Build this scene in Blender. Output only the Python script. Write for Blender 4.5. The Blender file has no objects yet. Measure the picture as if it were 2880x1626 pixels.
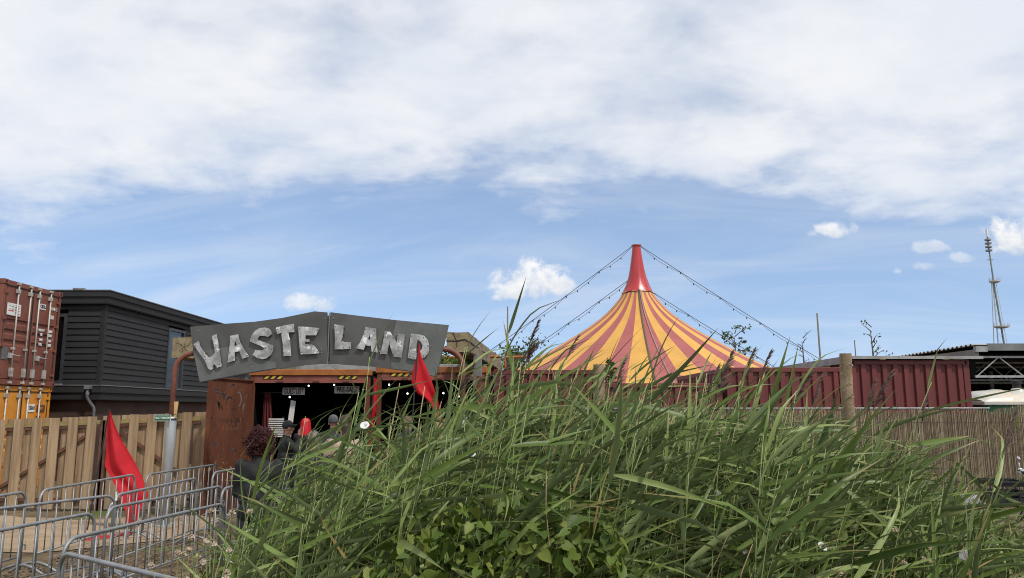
import bpy, bmesh, math, random
import numpy as np
from mathutils import Vector, Matrix, Euler
R = math.radians
PI = math.pi
random.seed(11)
rng = np.random.default_rng(5)
scene = bpy.context.scene
COL = scene.collection

# ------------------------------------------------------------------ camera
cam_d = bpy.data.cameras.new('camera')
cam = bpy.data.objects.new('camera', cam_d)
COL.objects.link(cam)
cam.location = (0, 0, 2.0)
cam.rotation_euler = (R(90 + 8.9), 0, 0)
cam_d.sensor_width = 36.0
cam_d.lens = 27.0
cam_d.clip_start = 0.05
cam_d.clip_end = 5000
scene.camera = cam

# ------------------------------------------------------------------ sky, sun, exposure
SUN_EL, SUN_AZ = 54.0, 140.0      # azimuth clockwise from +Y
scene.view_settings.view_transform = 'Standard'
scene.view_settings.look = 'None'
scene.view_settings.gamma = 1.0
scene.view_settings.exposure = 0.0
scene.view_settings.use_curve_mapping = False
scene.cycles.use_denoising = True
scene.cycles.filter_width = 1.05
scene.cycles.max_bounces = 6
scene.cycles.transparent_max_bounces = 6


class NT:
    """small helper to write node graphs as expressions"""
    def __init__(self, tree):
        self.t = tree
        tree.nodes.clear()

    def node(self, typ, **kw):
        n = self.t.nodes.new(typ)
        for k, v in kw.items():
            setattr(n, k, v)
        return n

    def put(self, sock, v):
        if hasattr(v, 'is_linked') and hasattr(v, 'node'):
            self.t.links.new(v, sock)
        else:
            sock.default_value = v

    def m(self, op, a, b=0.0, c=0.0, clamp=False):
        n = self.node('ShaderNodeMath', operation=op, use_clamp=clamp)
        self.put(n.inputs[0], a); self.put(n.inputs[1], b); self.put(n.inputs[2], c)
        return n.outputs[0]

    def vm(self, op, a, b=(0, 0, 0)):
        n = self.node('ShaderNodeVectorMath', operation=op)
        self.put(n.inputs[0], a)
        if op == 'SCALE':
            self.put(n.inputs['Scale'], b)
        else:
            self.put(n.inputs[1], b)
        return n.outputs[0]

    def sep(self, v):
        n = self.node('ShaderNodeSeparateXYZ'); self.put(n.inputs[0], v)
        return n.outputs[0], n.outputs[1], n.outputs[2]

    def comb(self, x, y, z):
        n = self.node('ShaderNodeCombineXYZ')
        self.put(n.inputs[0], x); self.put(n.inputs[1], y); self.put(n.inputs[2], z)
        return n.outputs[0]

    def noise(self, v, scale, detail=4.0, rough=0.5, dist=0.0):
        n = self.node('ShaderNodeTexNoise')
        self.put(n.inputs['Vector'], v)
        n.inputs['Scale'].default_value = scale
        n.inputs['Detail'].default_value = detail
        n.inputs['Roughness'].default_value = rough
        n.inputs['Distortion'].default_value = dist
        return n.outputs['Fac']

    def sstep(self, v, lo, hi, a=0.0, b=1.0):
        n = self.node('ShaderNodeMapRange', interpolation_type='SMOOTHSTEP')
        self.put(n.inputs['Value'], v)
        n.inputs['From Min'].default_value = lo; n.inputs['From Max'].default_value = hi
        n.inputs['To Min'].default_value = a; n.inputs['To Max'].default_value = b
        return n.outputs['Result']

    def mix(self, f, a, b, blend='MIX'):
        n = self.node('ShaderNodeMix', data_type='RGBA', blend_type=blend)
        self.put(n.inputs[0], f)
        for s, v in ((n.inputs[6], a), (n.inputs[7], b)):
            if isinstance(v, (tuple, list)) and len(v) == 3:
                v = (*v, 1.0)
            self.put(s, v)
        return n.outputs[2]


def build_world():
    w = bpy.data.worlds.new('World')
    scene.world = w
    w.use_nodes = True
    N = NT(w.node_tree)
    tc = N.node('ShaderNodeTexCoord').outputs['Generated']
    sky = N.node('ShaderNodeTexSky', sky_type='NISHITA')
    sky.sun_disc = False
    sky.sun_elevation = R(SUN_EL)
    sky.sun_rotation = R(SUN_AZ)
    sky.air_density = 1.0
    sky.dust_density = 0.3
    sky.ozone_density = 2.2
    dx, dy, dz = N.sep(tc)
    # clear, clean air: the blue stays deep down to the skyline
    N.put(sky.inputs['Vector'], N.vm('NORMALIZE', N.comb(dx, dy, N.m('ADD', N.m('MULTIPLY', N.m('MAXIMUM', dz, 0.0), 0.75), 0.16))))
    zc = N.m('ADD', N.m('MAXIMUM', dz, 0.0), 0.25)
    px, py = N.m('DIVIDE', dx, zc), N.m('DIVIDE', dy, zc)
    p = N.comb(px, N.m('MULTIPLY', py, 1.25), 0.0)
    # broad deck of cloud overhead that ends in a ragged straight border ahead
    n1 = N.noise(p, 2.1, 9.0, 0.54, 0.1)
    n2 = N.noise(N.vm('ADD', p, (7.3, 2.1, 0.0)), 5.2, 7.0, 0.55, 0.3)
    nb = N.noise(N.vm('ADD', p, (3.1, 8.2, 1.0)), 2.6, 6.0, 0.6, 0.2)
    rim = N.m('ADD', N.m('ADD', py, N.m('MULTIPLY', px, 0.05)), N.m('MULTIPLY', N.m('SUBTRACT', nb, 0.5), 1.0))
    deck = N.sstep(rim, 2.14, 1.46)
    body = N.m('ADD', N.m('MULTIPLY', n1, 0.7), N.m('MULTIPLY', n2, 0.3))
    dens = N.m('ADD', body, N.m('MULTIPLY', N.m('SUBTRACT', deck, 0.5), 0.42))
    cl = N.m('MULTIPLY', N.sstep(dens, 0.36, 0.80), 0.93)
    # thin streaks and a faint veil lower down
    st = N.noise(N.comb(N.m('MULTIPLY', px, 0.6), N.m('ADD', N.m('MULTIPLY', py, 2.0), N.m('MULTIPLY', px, 0.4)), 2.0), 1.3, 7.0, 0.62, 0.8)
    thin = N.m('ADD', 0.07, N.m('MULTIPLY', N.sstep(st, 0.38, 0.75), 0.28))
    cl = N.m('MAXIMUM', cl, thin)
    shade = N.noise(N.vm('ADD', p, (1.0, 4.0, 3.0)), 3.0, 6.0, 0.55, 0.2)
    ccol = N.mix(N.sstep(shade, 0.32, 0.68), (5.6, 5.85, 6.25), (6.4, 6.43, 6.5))
    skyc = N.mix(1.0, sky.outputs[0], (1.20, 1.17, 1.15), 'MULTIPLY')
    col = N.mix(cl, skyc, ccol)
    # a handful of small fair-weather cumulus low in the sky
    front = N.sstep(dy, 0.05, 0.2)
    a = N.m('DIVIDE', dx, N.m('MAXIMUM', dy, 0.05))
    b = N.m('DIVIDE', dz, N.m('MAXIMUM', dy, 0.05))
    ab = N.comb(a, b, 0.0)
    warp = N.noise(ab, 30.0, 8.0, 0.66, 0.6)
    fine = N.noise(ab, 70.0, 4.0, 0.6)
    for (a0, b0, ra, rb, op) in ((0.026, 0.166, 0.056, 0.034, 1.0), (0.058, 0.160, 0.030, 0.020, 0.95),
                                 (-0.003, 0.152, 0.036, 0.018, 0.9),
                                 (-0.263, 0.136, 0.036, 0.018, 0.75), (0.428, 0.235, 0.036, 0.015, 0.9),
                                 (0.668, 0.222, 0.042, 0.036, 1.0), (0.555, 0.212, 0.030, 0.012, 0.45),
                                 (0.595, 0.197, 0.022, 0.010, 0.45), (0.545, 0.186, 0.020, 0.008, 0.35),
                                 (0.510, 0.180, 0.008, 0.006, 0.5)):
        ua = N.m('DIVIDE', N.m('SUBTRACT', a, a0), ra)
        db = N.m('SUBTRACT', b, b0)
        ub = N.m('DIVIDE', db, rb)
        low = N.m('MULTIPLY', N.m('MINIMUM', ub, 0.0), 1.5)
        ub2 = N.m('ADD', N.m('MAXIMUM', ub, 0.0), low)
        r2 = N.m('ADD', N.m('MULTIPLY', ua, ua), N.m('MULTIPLY', ub2, ub2))
        d = N.m('ADD', N.m('SUBTRACT', 1.05, r2), N.m('MULTIPLY', N.m('SUBTRACT', warp, 0.5), 3.6))
        d = N.m('ADD', d, N.m('MULTIPLY', N.m('SUBTRACT', fine, 0.5), 0.5))
        f = N.m('MULTIPLY', N.m('MULTIPLY', N.sstep(d, 0.0, 1.1), op), front)
        lum = N.m('ADD', N.m('MULTIPLY', ub, 0.45), N.m('MULTIPLY', N.m('SUBTRACT', fine, 0.5), 1.2))
        ccu = N.mix(N.sstep(lum, -0.5, 0.5), (4.7, 5.0, 5.5), (6.6, 6.6, 6.6))
        col = N.mix(f, col, ccu)
    bg = N.node('ShaderNodeBackground')
    N.put(bg.inputs['Color'], col)
    bg.inputs['Strength'].default_value = 0.15
    out = N.node('ShaderNodeOutputWorld')
    w.node_tree.links.new(bg.outputs[0], out.inputs[0])


build_world()
sun_d = bpy.data.lights.new('sun', 'SUN')
sun_d.energy = 3.2
sun_d.angle = R(5)
sun_d.color = (1.0, 0.955, 0.88)
sun = bpy.data.objects.new('sun', sun_d)
COL.objects.link(sun)
sun.rotation_euler = Euler((R(90 - SUN_EL), 0, R(180 - SUN_AZ + 180 - 180)), 'XYZ')
_sd = Vector((math.sin(R(SUN_AZ)) * math.cos(R(SUN_EL)), math.cos(R(SUN_AZ)) * math.cos(R(SUN_EL)), math.sin(R(SUN_EL))))
sun.rotation_euler = _sd.to_track_quat('Z', 'Y').to_euler()
sun.location = (4, -6, 30)

# ------------------------------------------------------------------ materials
MATS = {}


def mat(name, col, rough=0.6, metal=0.0, col2=None, scale=6.0, stretch=(1, 1, 1), bump=0.15, orand=0.12,
        lo=0.35, hi=0.65, fine=0.12, spec=0.5, trans=0.0, speck=None, world=False, bscale=None):
    """procedural surface: two tones mixed by stretched noise, fine grain, per-object value shift, bump"""
    m = bpy.data.materials.new(name)
    m.use_nodes = True
    N = NT(m.node_tree)
    tcn = N.node('ShaderNodeTexCoord')
    if world:
        v = N.node('ShaderNodeNewGeometry').outputs['Position']
    else:
        v = tcn.outputs['Object']
    oi = N.node('ShaderNodeObjectInfo').outputs['Random']
    if not world:
        off = N.comb(N.m('MULTIPLY', oi, 37.0), N.m('MULTIPLY', oi, 91.0), N.m('MULTIPLY', oi, 53.0))
        v = N.vm('ADD', v, off)
    v = N.vm('MULTIPLY', v, stretch)
    n = N.noise(v, scale, 6.0, 0.6, 0.2)
    g = N.noise(v, scale * 7.0, 3.0, 0.6)
    c2 = col2 if col2 else tuple(c * 0.68 for c in col)
    c = N.mix(N.sstep(n, lo, hi), c2, col)
    val = N.m('ADD', N.m('ADD', 1.0 - fine / 2 - orand / 2, N.m('MULTIPLY', g, fine)), N.m('MULTIPLY', oi, orand))
    c = N.mix(1.0, c, N.comb(val, val, val), 'MULTIPLY')
    if speck:
        scol, sscale, slo, shi = speck
        s = N.noise(v, sscale, 5.0, 0.65, 0.4)
        c = N.mix(N.sstep(s, slo, shi), c, scol)
    b = N.node('ShaderNodeBsdfPrincipled')
    N.put(b.inputs['Base Color'], c)
    b.inputs['Metallic'].default_value = metal
    b.inputs['Specular IOR Level'].default_value = spec
    N.put(b.inputs['Roughness'], N.m('ADD', rough - 0.08, N.m('MULTIPLY', g, 0.16)))
    if bump:
        bn = N.node('ShaderNodeBump')
        bn.inputs['Strength'].default_value = bump
        bn.inputs['Distance'].default_value = 0.02
        N.put(bn.inputs['Height'], g if bscale is None else N.noise(v, bscale, 4.0, 0.6))
        N.put(b.inputs['Normal'], bn.outputs[0])
    out = N.node('ShaderNodeOutputMaterial')
    sh = b.outputs[0]
    if trans:
        tr = N.node('ShaderNodeBsdfTranslucent')
        N.put(tr.inputs['Color'], c)
        ms = N.node('ShaderNodeMixShader')
        ms.inputs[0].default_value = trans
        m.node_tree.links.new(b.outputs[0], ms.inputs[1])
        m.node_tree.links.new(tr.outputs[0], ms.inputs[2])
        sh = ms.outputs[0]
    m.node_tree.links.new(sh, out.inputs[0])
    MATS[name] = m
    return m


def leafmat(name, c0, c1, c2, trans=0.3, rough=0.45, spec=0.45, tips=False):
    """foliage: tone picked per leaf from the mesh attribute 'tint', lighter midrib, translucency"""
    m = bpy.data.materials.new(name)
    m.use_nodes = True
    N = NT(m.node_tree)
    at = N.node('ShaderNodeAttribute', attribute_name='tint')
    f = at.outputs['Fac']
    oi = N.node('ShaderNodeObjectInfo').outputs['Random']
    t = N.m('FRACT', N.m('ADD', f, N.m('MULTIPLY', oi, 0.9)))
    c = N.mix(N.sstep(t, 0.0, 0.55), c0, c1)
    c = N.mix(N.sstep(t, 0.6, 1.0), c, c2)
    geo = N.node('ShaderNodeNewGeometry')
    v = geo.outputs['Position']
    g = N.noise(v, 9.0, 4.0, 0.6)
    val = N.m('ADD', 0.72, N.m('MULTIPLY', g, 0.56))
    c = N.mix(1.0, c, N.comb(val, val, val), 'MULTIPLY')
    if tips:
        al = N.node('ShaderNodeAttribute', attribute_name='along').outputs['Fac']
        t2 = N.m('FRACT', N.m('ADD', N.m('MULTIPLY', f, 7.31), N.m('MULTIPLY', oi, 3.7)))
        wither = N.m('MULTIPLY', N.sstep(al, 0.55, 1.0), N.sstep(t2, 0.45, 0.9))
        c = N.mix(wither, c, (0.26, 0.19, 0.075))
        c = N.mix(N.m('MULTIPLY', geo.outputs['Backfacing'], 0.45), c, (0.19, 0.235, 0.125))
        sp_ = N.noise(v, 60.0, 3.0, 0.6)
        c = N.mix(N.m('MULTIPLY', N.sstep(sp_, 0.66, 0.74), 0.6), c, (0.16, 0.11, 0.04))
    b = N.node('ShaderNodeBsdfPrincipled')
    N.put(b.inputs['Base Color'], c)
    b.inputs['Roughness'].default_value = rough
    b.inputs['Specular IOR Level'].default_value = spec
    tr = N.node('ShaderNodeBsdfTranslucent')
    N.put(tr.inputs['Color'], c)
    ms = N.node('ShaderNodeMixShader')
    ms.inputs[0].default_value = trans
    m.node_tree.links.new(b.outputs[0], ms.inputs[1])
    m.node_tree.links.new(tr.outputs[0], ms.inputs[2])
    out = N.node('ShaderNodeOutputMaterial')
    m.node_tree.links.new(ms.outputs[0], out.inputs[0])
    MATS[name] = m
    return m


def emit(name, col, s):
    m = bpy.data.materials.new(name)
    m.use_nodes = True
    N = NT(m.node_tree)
    e = N.node('ShaderNodeEmission')
    e.inputs[0].default_value = (*col, 1)
    e.inputs[1].default_value = s
    out = N.node('ShaderNodeOutputMaterial')
    m.node_tree.links.new(e.outputs[0], out.inputs[0])
    return m


def glassy(name, col, rough=0.05):
    m = bpy.data.materials.new(name)
    m.use_nodes = True
    N = NT(m.node_tree)
    b = N.node('ShaderNodeBsdfPrincipled')
    v = N.node('ShaderNodeTexCoord').outputs['Object']
    g = N.noise(v, 1.5, 2.0, 0.5)
    b.inputs['Base Color'].default_value = (*col, 1)
    N.put(b.inputs['Roughness'], N.m('ADD', rough, N.m('MULTIPLY', g, 0.05)))
    b.inputs['Specular IOR Level'].default_value = 0.35
    bn = N.node('ShaderNodeBump'); bn.inputs['Strength'].default_value = 0.05
    N.put(bn.inputs['Height'], g); N.put(b.inputs['Normal'], bn.outputs[0])
    out = N.node('ShaderNodeOutputMaterial')
    m.node_tree.links.new(b.outputs[0], out.inputs[0])
    return m


M = dict(
    soil=mat('soil', (0.17, 0.125, 0.075), 0.95, col2=(0.085, 0.062, 0.038), scale=1.6, fine=0.5, bump=0.6,
             speck=((0.09, 0.12, 0.035), 0.55, 0.56, 0.68), world=True, orand=0, spec=0.1),
    sand=mat('sand', (0.34, 0.25, 0.165), 0.95, col2=(0.25, 0.185, 0.12), scale=1.8, fine=0.3, bump=0.4,
             speck=((0.13, 0.13, 0.05), 0.9, 0.60, 0.72), world=True, orand=0, spec=0.1),
    paving=mat('paving', (0.30, 0.295, 0.28), 0.9, scale=2.0, fine=0.25, world=True, orand=0, spec=0.2),
    plank=mat('fence_wood', (0.36, 0.255, 0.155), 0.8, col2=(0.235, 0.160, 0.095), scale=1.5, stretch=(9, 9, 0.9), fine=0.35, bump=0.35,
              orand=0.30, speck=((0.14, 0.09, 0.05), 2.6, 0.66, 0.74), spec=0.2),
    rail=mat('rail_wood', (0.30, 0.235, 0.10), 0.8, scale=1.5, stretch=(0.9, 9, 9), fine=0.3, orand=0.1, spec=0.2),
    lath=mat('lath_wood', (0.62, 0.42, 0.18), 0.75, scale=3, stretch=(6, 6, 1), fine=0.2, spec=0.2),
    browniron=mat('brown_iron', (0.13, 0.055, 0.03), 0.7, col2=(0.075, 0.03, 0.018), scale=5, fine=0.3),
    rust=mat('rust', (0.150, 0.052, 0.025), 0.85, col2=(0.095, 0.031, 0.017), scale=1.7, stretch=(1, 1, 0.6), fine=0.4, bump=0.3,
             lo=0.3, hi=0.7, speck=((0.09, 0.028, 0.014), 3.2, 0.6, 0.75), spec=0.25, orand=0),
    rustpole=mat('rust_pole', (0.19, 0.062, 0.038), 0.6, col2=(0.11, 0.035, 0.024), scale=5, fine=0.3),
    orange=mat('orange_rail', (0.36, 0.125, 0.025), 0.65, col2=(0.23, 0.075, 0.02), scale=2.5, fine=0.3,
               speck=((0.09, 0.035, 0.02), 2.2, 0.63, 0.75)),
    rose=mat('rose_header', (0.27, 0.085, 0.062), 0.6, col2=(0.19, 0.055, 0.042), scale=2.5, fine=0.2),
    hyel=mat('hazard_yellow', (0.72, 0.47, 0.05), 0.6, scale=9, fine=0.3),
    hblk=mat('hazard_black', (0.018, 0.018, 0.018), 0.6, fine=0.3),
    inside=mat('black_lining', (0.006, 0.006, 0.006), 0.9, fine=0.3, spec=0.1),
    boxred=mat('container_red', (0.205, 0.066, 0.038), 0.6, col2=(0.145, 0.045, 0.030), scale=1.6, stretch=(1, 1, 0.5), fine=0.25,
               speck=((0.09, 0.035, 0.022), 2.8, 0.64, 0.76), orand=0.08),
    boxorange=mat('container_orange', (0.66, 0.27, 0.025), 0.55, col2=(0.52, 0.19, 0.02), scale=1.4, fine=0.2, orand=0.06,
                  speck=((0.16, 0.06, 0.03), 4.0, 0.68, 0.78)),
    rodgrey=mat('rod_grey', (0.42, 0.40, 0.37), 0.5, col2=(0.30, 0.24, 0.19), scale=6, fine=0.3, metal=0.2, lo=0.3, hi=0.5),
    rubber=mat('rubber_gasket', (0.02, 0.018, 0.017), 0.8),
    maroon=mat('maroon_steel', (0.158, 0.029, 0.026), 0.55, col2=(0.118, 0.021, 0.020), scale=1.6, stretch=(1, 1, 0.22), fine=0.2,
               speck=((0.075, 0.018, 0.016), 2.0, 0.66, 0.8), orand=0.10, bump=0.08),
    casthole=mat('casting_hole', (0.006, 0.005, 0.005), 0.9),
    galv=mat('galvanised', (0.27, 0.28, 0.29), 0.5, metal=0.45, col2=(0.20, 0.21, 0.215), scale=9, fine=0.25, bump=0.05, orand=0.14),
    galvpost=mat('galvanised_post', (0.44, 0.47, 0.48), 0.5, metal=0.35, col2=(0.34, 0.36, 0.37), scale=4, stretch=(1, 1, 0.3), fine=0.2),
    plate=mat('sign_plate', (0.118, 0.118, 0.112), 0.55, metal=0.35, col2=(0.083, 0.081, 0.078), scale=1.3, fine=0.15, bump=0.05,
              speck=((0.15, 0.155, 0.14), 2.2, 0.66, 0.80), orand=0.0),
    platelight=mat('sign_plate_light', (0.155, 0.162, 0.152), 0.5, metal=0.35, col2=(0.115, 0.12, 0.112), scale=1.6, fine=0.15, bump=0.05, orand=0.0),
    letter=mat('letter_tin', (0.50, 0.505, 0.49), 0.42, metal=0.35, col2=(0.25, 0.25, 0.245), scale=5.0, fine=0.4, bump=0.08,
               speck=((0.88, 0.88, 0.86), 6.5, 0.56, 0.66), orand=0.15),
    blackwood=mat('black_cladding', (0.015, 0.015, 0.0152), 0.75, col2=(0.009, 0.009, 0.0093), scale=1.2, stretch=(0.5, 0.5, 6), fine=0.4,
                  orand=0.35, bump=0.3),
    greyedge=mat('metal_edge', (0.25, 0.255, 0.26), 0.5, metal=0.3, fine=0.3),
    brownwall=mat('brown_wall', (0.06, 0.030, 0.021), 0.85, fine=0.3, scale=1.5),
    darkframe=mat('dark_window_frame', (0.045, 0.048, 0.056), 0.5),
    glass=glassy('window_glass', (0.035, 0.042, 0.05)),
    blackglass=glassy('dark_glass', (0.006, 0.006, 0.007)),
    pvc=mat('grey_pipe', (0.15, 0.155, 0.165), 0.5, fine=0.15),
    timber=mat('weathered_timber', (0.25, 0.215, 0.155), 0.9, col2=(0.16, 0.13, 0.09), scale=2.4, stretch=(3, 0.6, 3), fine=0.5, bump=0.7, spec=0.15,
               speck=((0.05, 0.04, 0.03), 3.2, 0.64, 0.72)),
    endgrain=mat('end_grain', (0.30, 0.25, 0.15), 0.9, col2=(0.20, 0.16, 0.095), scale=7, fine=0.5, bump=0.6, spec=0.15,
                 speck=((0.08, 0.06, 0.04), 6, 0.64, 0.72)),
    crack=mat('timber_crack', (0.02, 0.016, 0.012), 0.95),
    pillar=mat('pillar_concrete', (0.17, 0.17, 0.165), 0.9, scale=3, fine=0.3),
    concrete=mat('concrete', (0.32, 0.32, 0.31), 0.9, scale=3, fine=0.3),
    bark=mat('birch_log', (0.33, 0.255, 0.165), 0.9, col2=(0.215, 0.155, 0.095), scale=4, stretch=(1, 1, 0.5), fine=0.5, bump=0.6, spec=0.15,
             speck=((0.58, 0.56, 0.52), 4.0, 0.60, 0.66)),
    birchskin=mat('birch_bark_peel', (0.58, 0.55, 0.50), 0.85, col2=(0.33, 0.27, 0.21), scale=14, fine=0.5),
    twig=mat('twig_bark', (0.16, 0.135, 0.11), 0.9, fine=0.3, scale=12),
    flag=mat('red_flag_cloth', (0.62, 0.010, 0.022), 0.7, col2=(0.52, 0.008, 0.018), scale=3, fine=0.12, trans=0.35, bump=0.1, bscale=90, orand=0.05),
    tape=mat('red_tape', (0.66, 0.018, 0.022), 0.5, fine=0.2),
    green=mat('sign_green', (0.012, 0.165, 0.055), 0.5, fine=0.1),
    white=mat('white_paint', (0.78, 0.78, 0.76), 0.5, fine=0.15, scale=5),
    offwhite=mat('worn_white', (0.62, 0.61, 0.58), 0.6, col2=(0.45, 0.40, 0.34), scale=3, fine=0.3, lo=0.3, hi=0.5),
    black=mat('black_plastic', (0.016, 0.016, 0.018), 0.5, fine=0.3),
    blacktyre=mat('tyre', (0.015, 0.015, 0.015), 0.85),
    chrome=mat('chrome', (0.75, 0.75, 0.76), 0.16, metal=1.0, fine=0.05, bump=0.0, orand=0.05),
    tyel=mat('tent_yellow', (0.66, 0.355, 0.070), 0.6, col2=(0.59, 0.31, 0.06), scale=0.9, stretch=(1, 1, 0.25), fine=0.10, bump=0.10, bscale=1.6, orand=0.12, trans=0.10, speck=((0.40, 0.22, 0.09), 1.4, 0.66, 0.92)),
    tred=mat('tent_red', (0.375, 0.102, 0.090), 0.6, col2=(0.33, 0.086, 0.078), scale=0.9, stretch=(1, 1, 0.25), fine=0.10, bump=0.10, bscale=1.6, orand=0.12, trans=0.10, speck=((0.27, 0.075, 0.06), 1.4, 0.66, 0.92)),
    tcup=mat('tent_cap_red', (0.41, 0.035, 0.038), 0.33, col2=(0.35, 0.028, 0.032), scale=1.4, fine=0.1, bump=0.6, bscale=2.2),
    curtain=mat('curtain_red', (0.10, 0.012, 0.012), 0.9, fine=0.3),
    seam=mat('tent_lacing', (0.10, 0.085, 0.07), 0.8, fine=0.4, scale=20),
    cable=mat('steel_cable', (0.06, 0.062, 0.07), 0.5),
    bulboff=mat('bulb_dark', (0.03, 0.03, 0.035), 0.3),
    reedfence=mat('reed_screen', (0.30, 0.225, 0.135), 0.9, col2=(0.17, 0.12, 0.07), scale=9, fine=0.4, world=True, orand=0, spec=0.15),
    mast=mat('mast_steel', (0.22, 0.22, 0.20), 0.6, fine=0.1, scale=0.2),
    mastlight=mat('mast_steel_light', (0.50, 0.51, 0.50), 0.6, fine=0.1, scale=0.2),
    roofgrey=mat('roof_sheet', (0.20, 0.21, 0.21), 0.5, fine=0.2, scale=1.0, metal=0.2),
    truss=mat('truss_steel', (0.33, 0.34, 0.34), 0.5, fine=0.2),
    osb=mat('chipboard', (0.50, 0.30, 0.10), 0.8, fine=0.4, scale=14),
    grp=mat('white_moulding', (0.47, 0.455, 0.41), 0.4, col2=(0.62, 0.52, 0.38), scale=1.2, fine=0.1, lo=0.3, hi=0.5, orand=0),
    skin=mat('skin', (0.52, 0.27, 0.19), 0.55, fine=0.1, scale=12, bump=0.05),
    jacket=mat('black_jacket', (0.0095, 0.0095, 0.011), 0.8, fine=0.4, scale=5, bump=0.5, bscale=12),
    denim=mat('dark_trousers', (0.03, 0.035, 0.05), 0.85, fine=0.4, scale=14),
    beige=mat('beige_shirt', (0.38, 0.29, 0.21), 0.85, fine=0.3, scale=9),
    greycloth=mat('grey_cloth', (0.12, 0.125, 0.13), 0.9, fine=0.4, scale=14),
    redcurl=mat('red_hair', (0.085, 0.010, 0.011), 0.65, col2=(0.035, 0.006, 0.006), scale=20, fine=0.4),
    redwig=mat('bright_red_hair', (0.50, 0.012, 0.022), 0.5, col2=(0.45, 0.008, 0.018), scale=9, stretch=(6, 6, 0.5), fine=0.3),
    brownhair=mat('brown_hair', (0.045, 0.026, 0.018), 0.5, scale=14, stretch=(5, 5, 1), fine=0.4),
    greyhair=mat('grey_hair', (0.16, 0.14, 0.12), 0.6, scale=30, fine=0.4),
    stem=mat('reed_stem', (0.27, 0.31, 0.12), 0.6, col2=(0.19, 0.25, 0.08), scale=3, fine=0.3),
    drystem=mat('dry_stalk', (0.33, 0.235, 0.125), 0.8, scale=8, fine=0.3, orand=0.3),
    plume=mat('reed_plume', (0.17, 0.115, 0.095), 0.9, col2=(0.12, 0.072, 0.065), scale=10, fine=0.4, trans=0.25, orand=0.3),
    fluff=mat('seed_fluff', (0.58, 0.50, 0.40), 0.95, col2=(0.40, 0.30, 0.20), scale=30, fine=0.4, trans=0.2),
    petal=mat('white_petal', (0.86, 0.86, 0.84), 0.6, fine=0.08, trans=0.25),
    ypetal=mat('yellow_petal', (0.80, 0.50, 0.03), 0.6, fine=0.2),
    dead=mat('dead_leaf', (0.40, 0.30, 0.11), 0.6, col2=(0.28, 0.18, 0.065), scale=5, fine=0.3, trans=0.3, orand=0.25),
)
M['leaf'] = leafmat('reed_leaf', (0.045, 0.080, 0.012), (0.100, 0.150, 0.026), (0.215, 0.270, 0.085), 0.16, 0.42, 0.30, True)
M['herb'] = leafmat('herb_leaf', (0.038, 0.070, 0.010), (0.085, 0.128, 0.018), (0.170, 0.195, 0.040), 0.22, 0.5, 0.25)
M['grass'] = leafmat('grass_blade', (0.058, 0.092, 0.016), (0.105, 0.140, 0.030), (0.220, 0.190, 0.080), 0.22, 0.6, 0.25)
M['treeleaf'] = leafmat('tree_leaf', (0.045, 0.075, 0.022), (0.075, 0.110, 0.035), (0.120, 0.145, 0.055), 0.25, 0.6, 0.3)
M['needle'] = leafmat('conifer_needles', (0.030, 0.062, 0.018), (0.052, 0.090, 0.025), (0.085, 0.115, 0.035), 0.15, 0.7, 0.2)
M['bulb'] = emit('lit_bulb', (1.0, 0.93, 0.78), 3.0)


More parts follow.
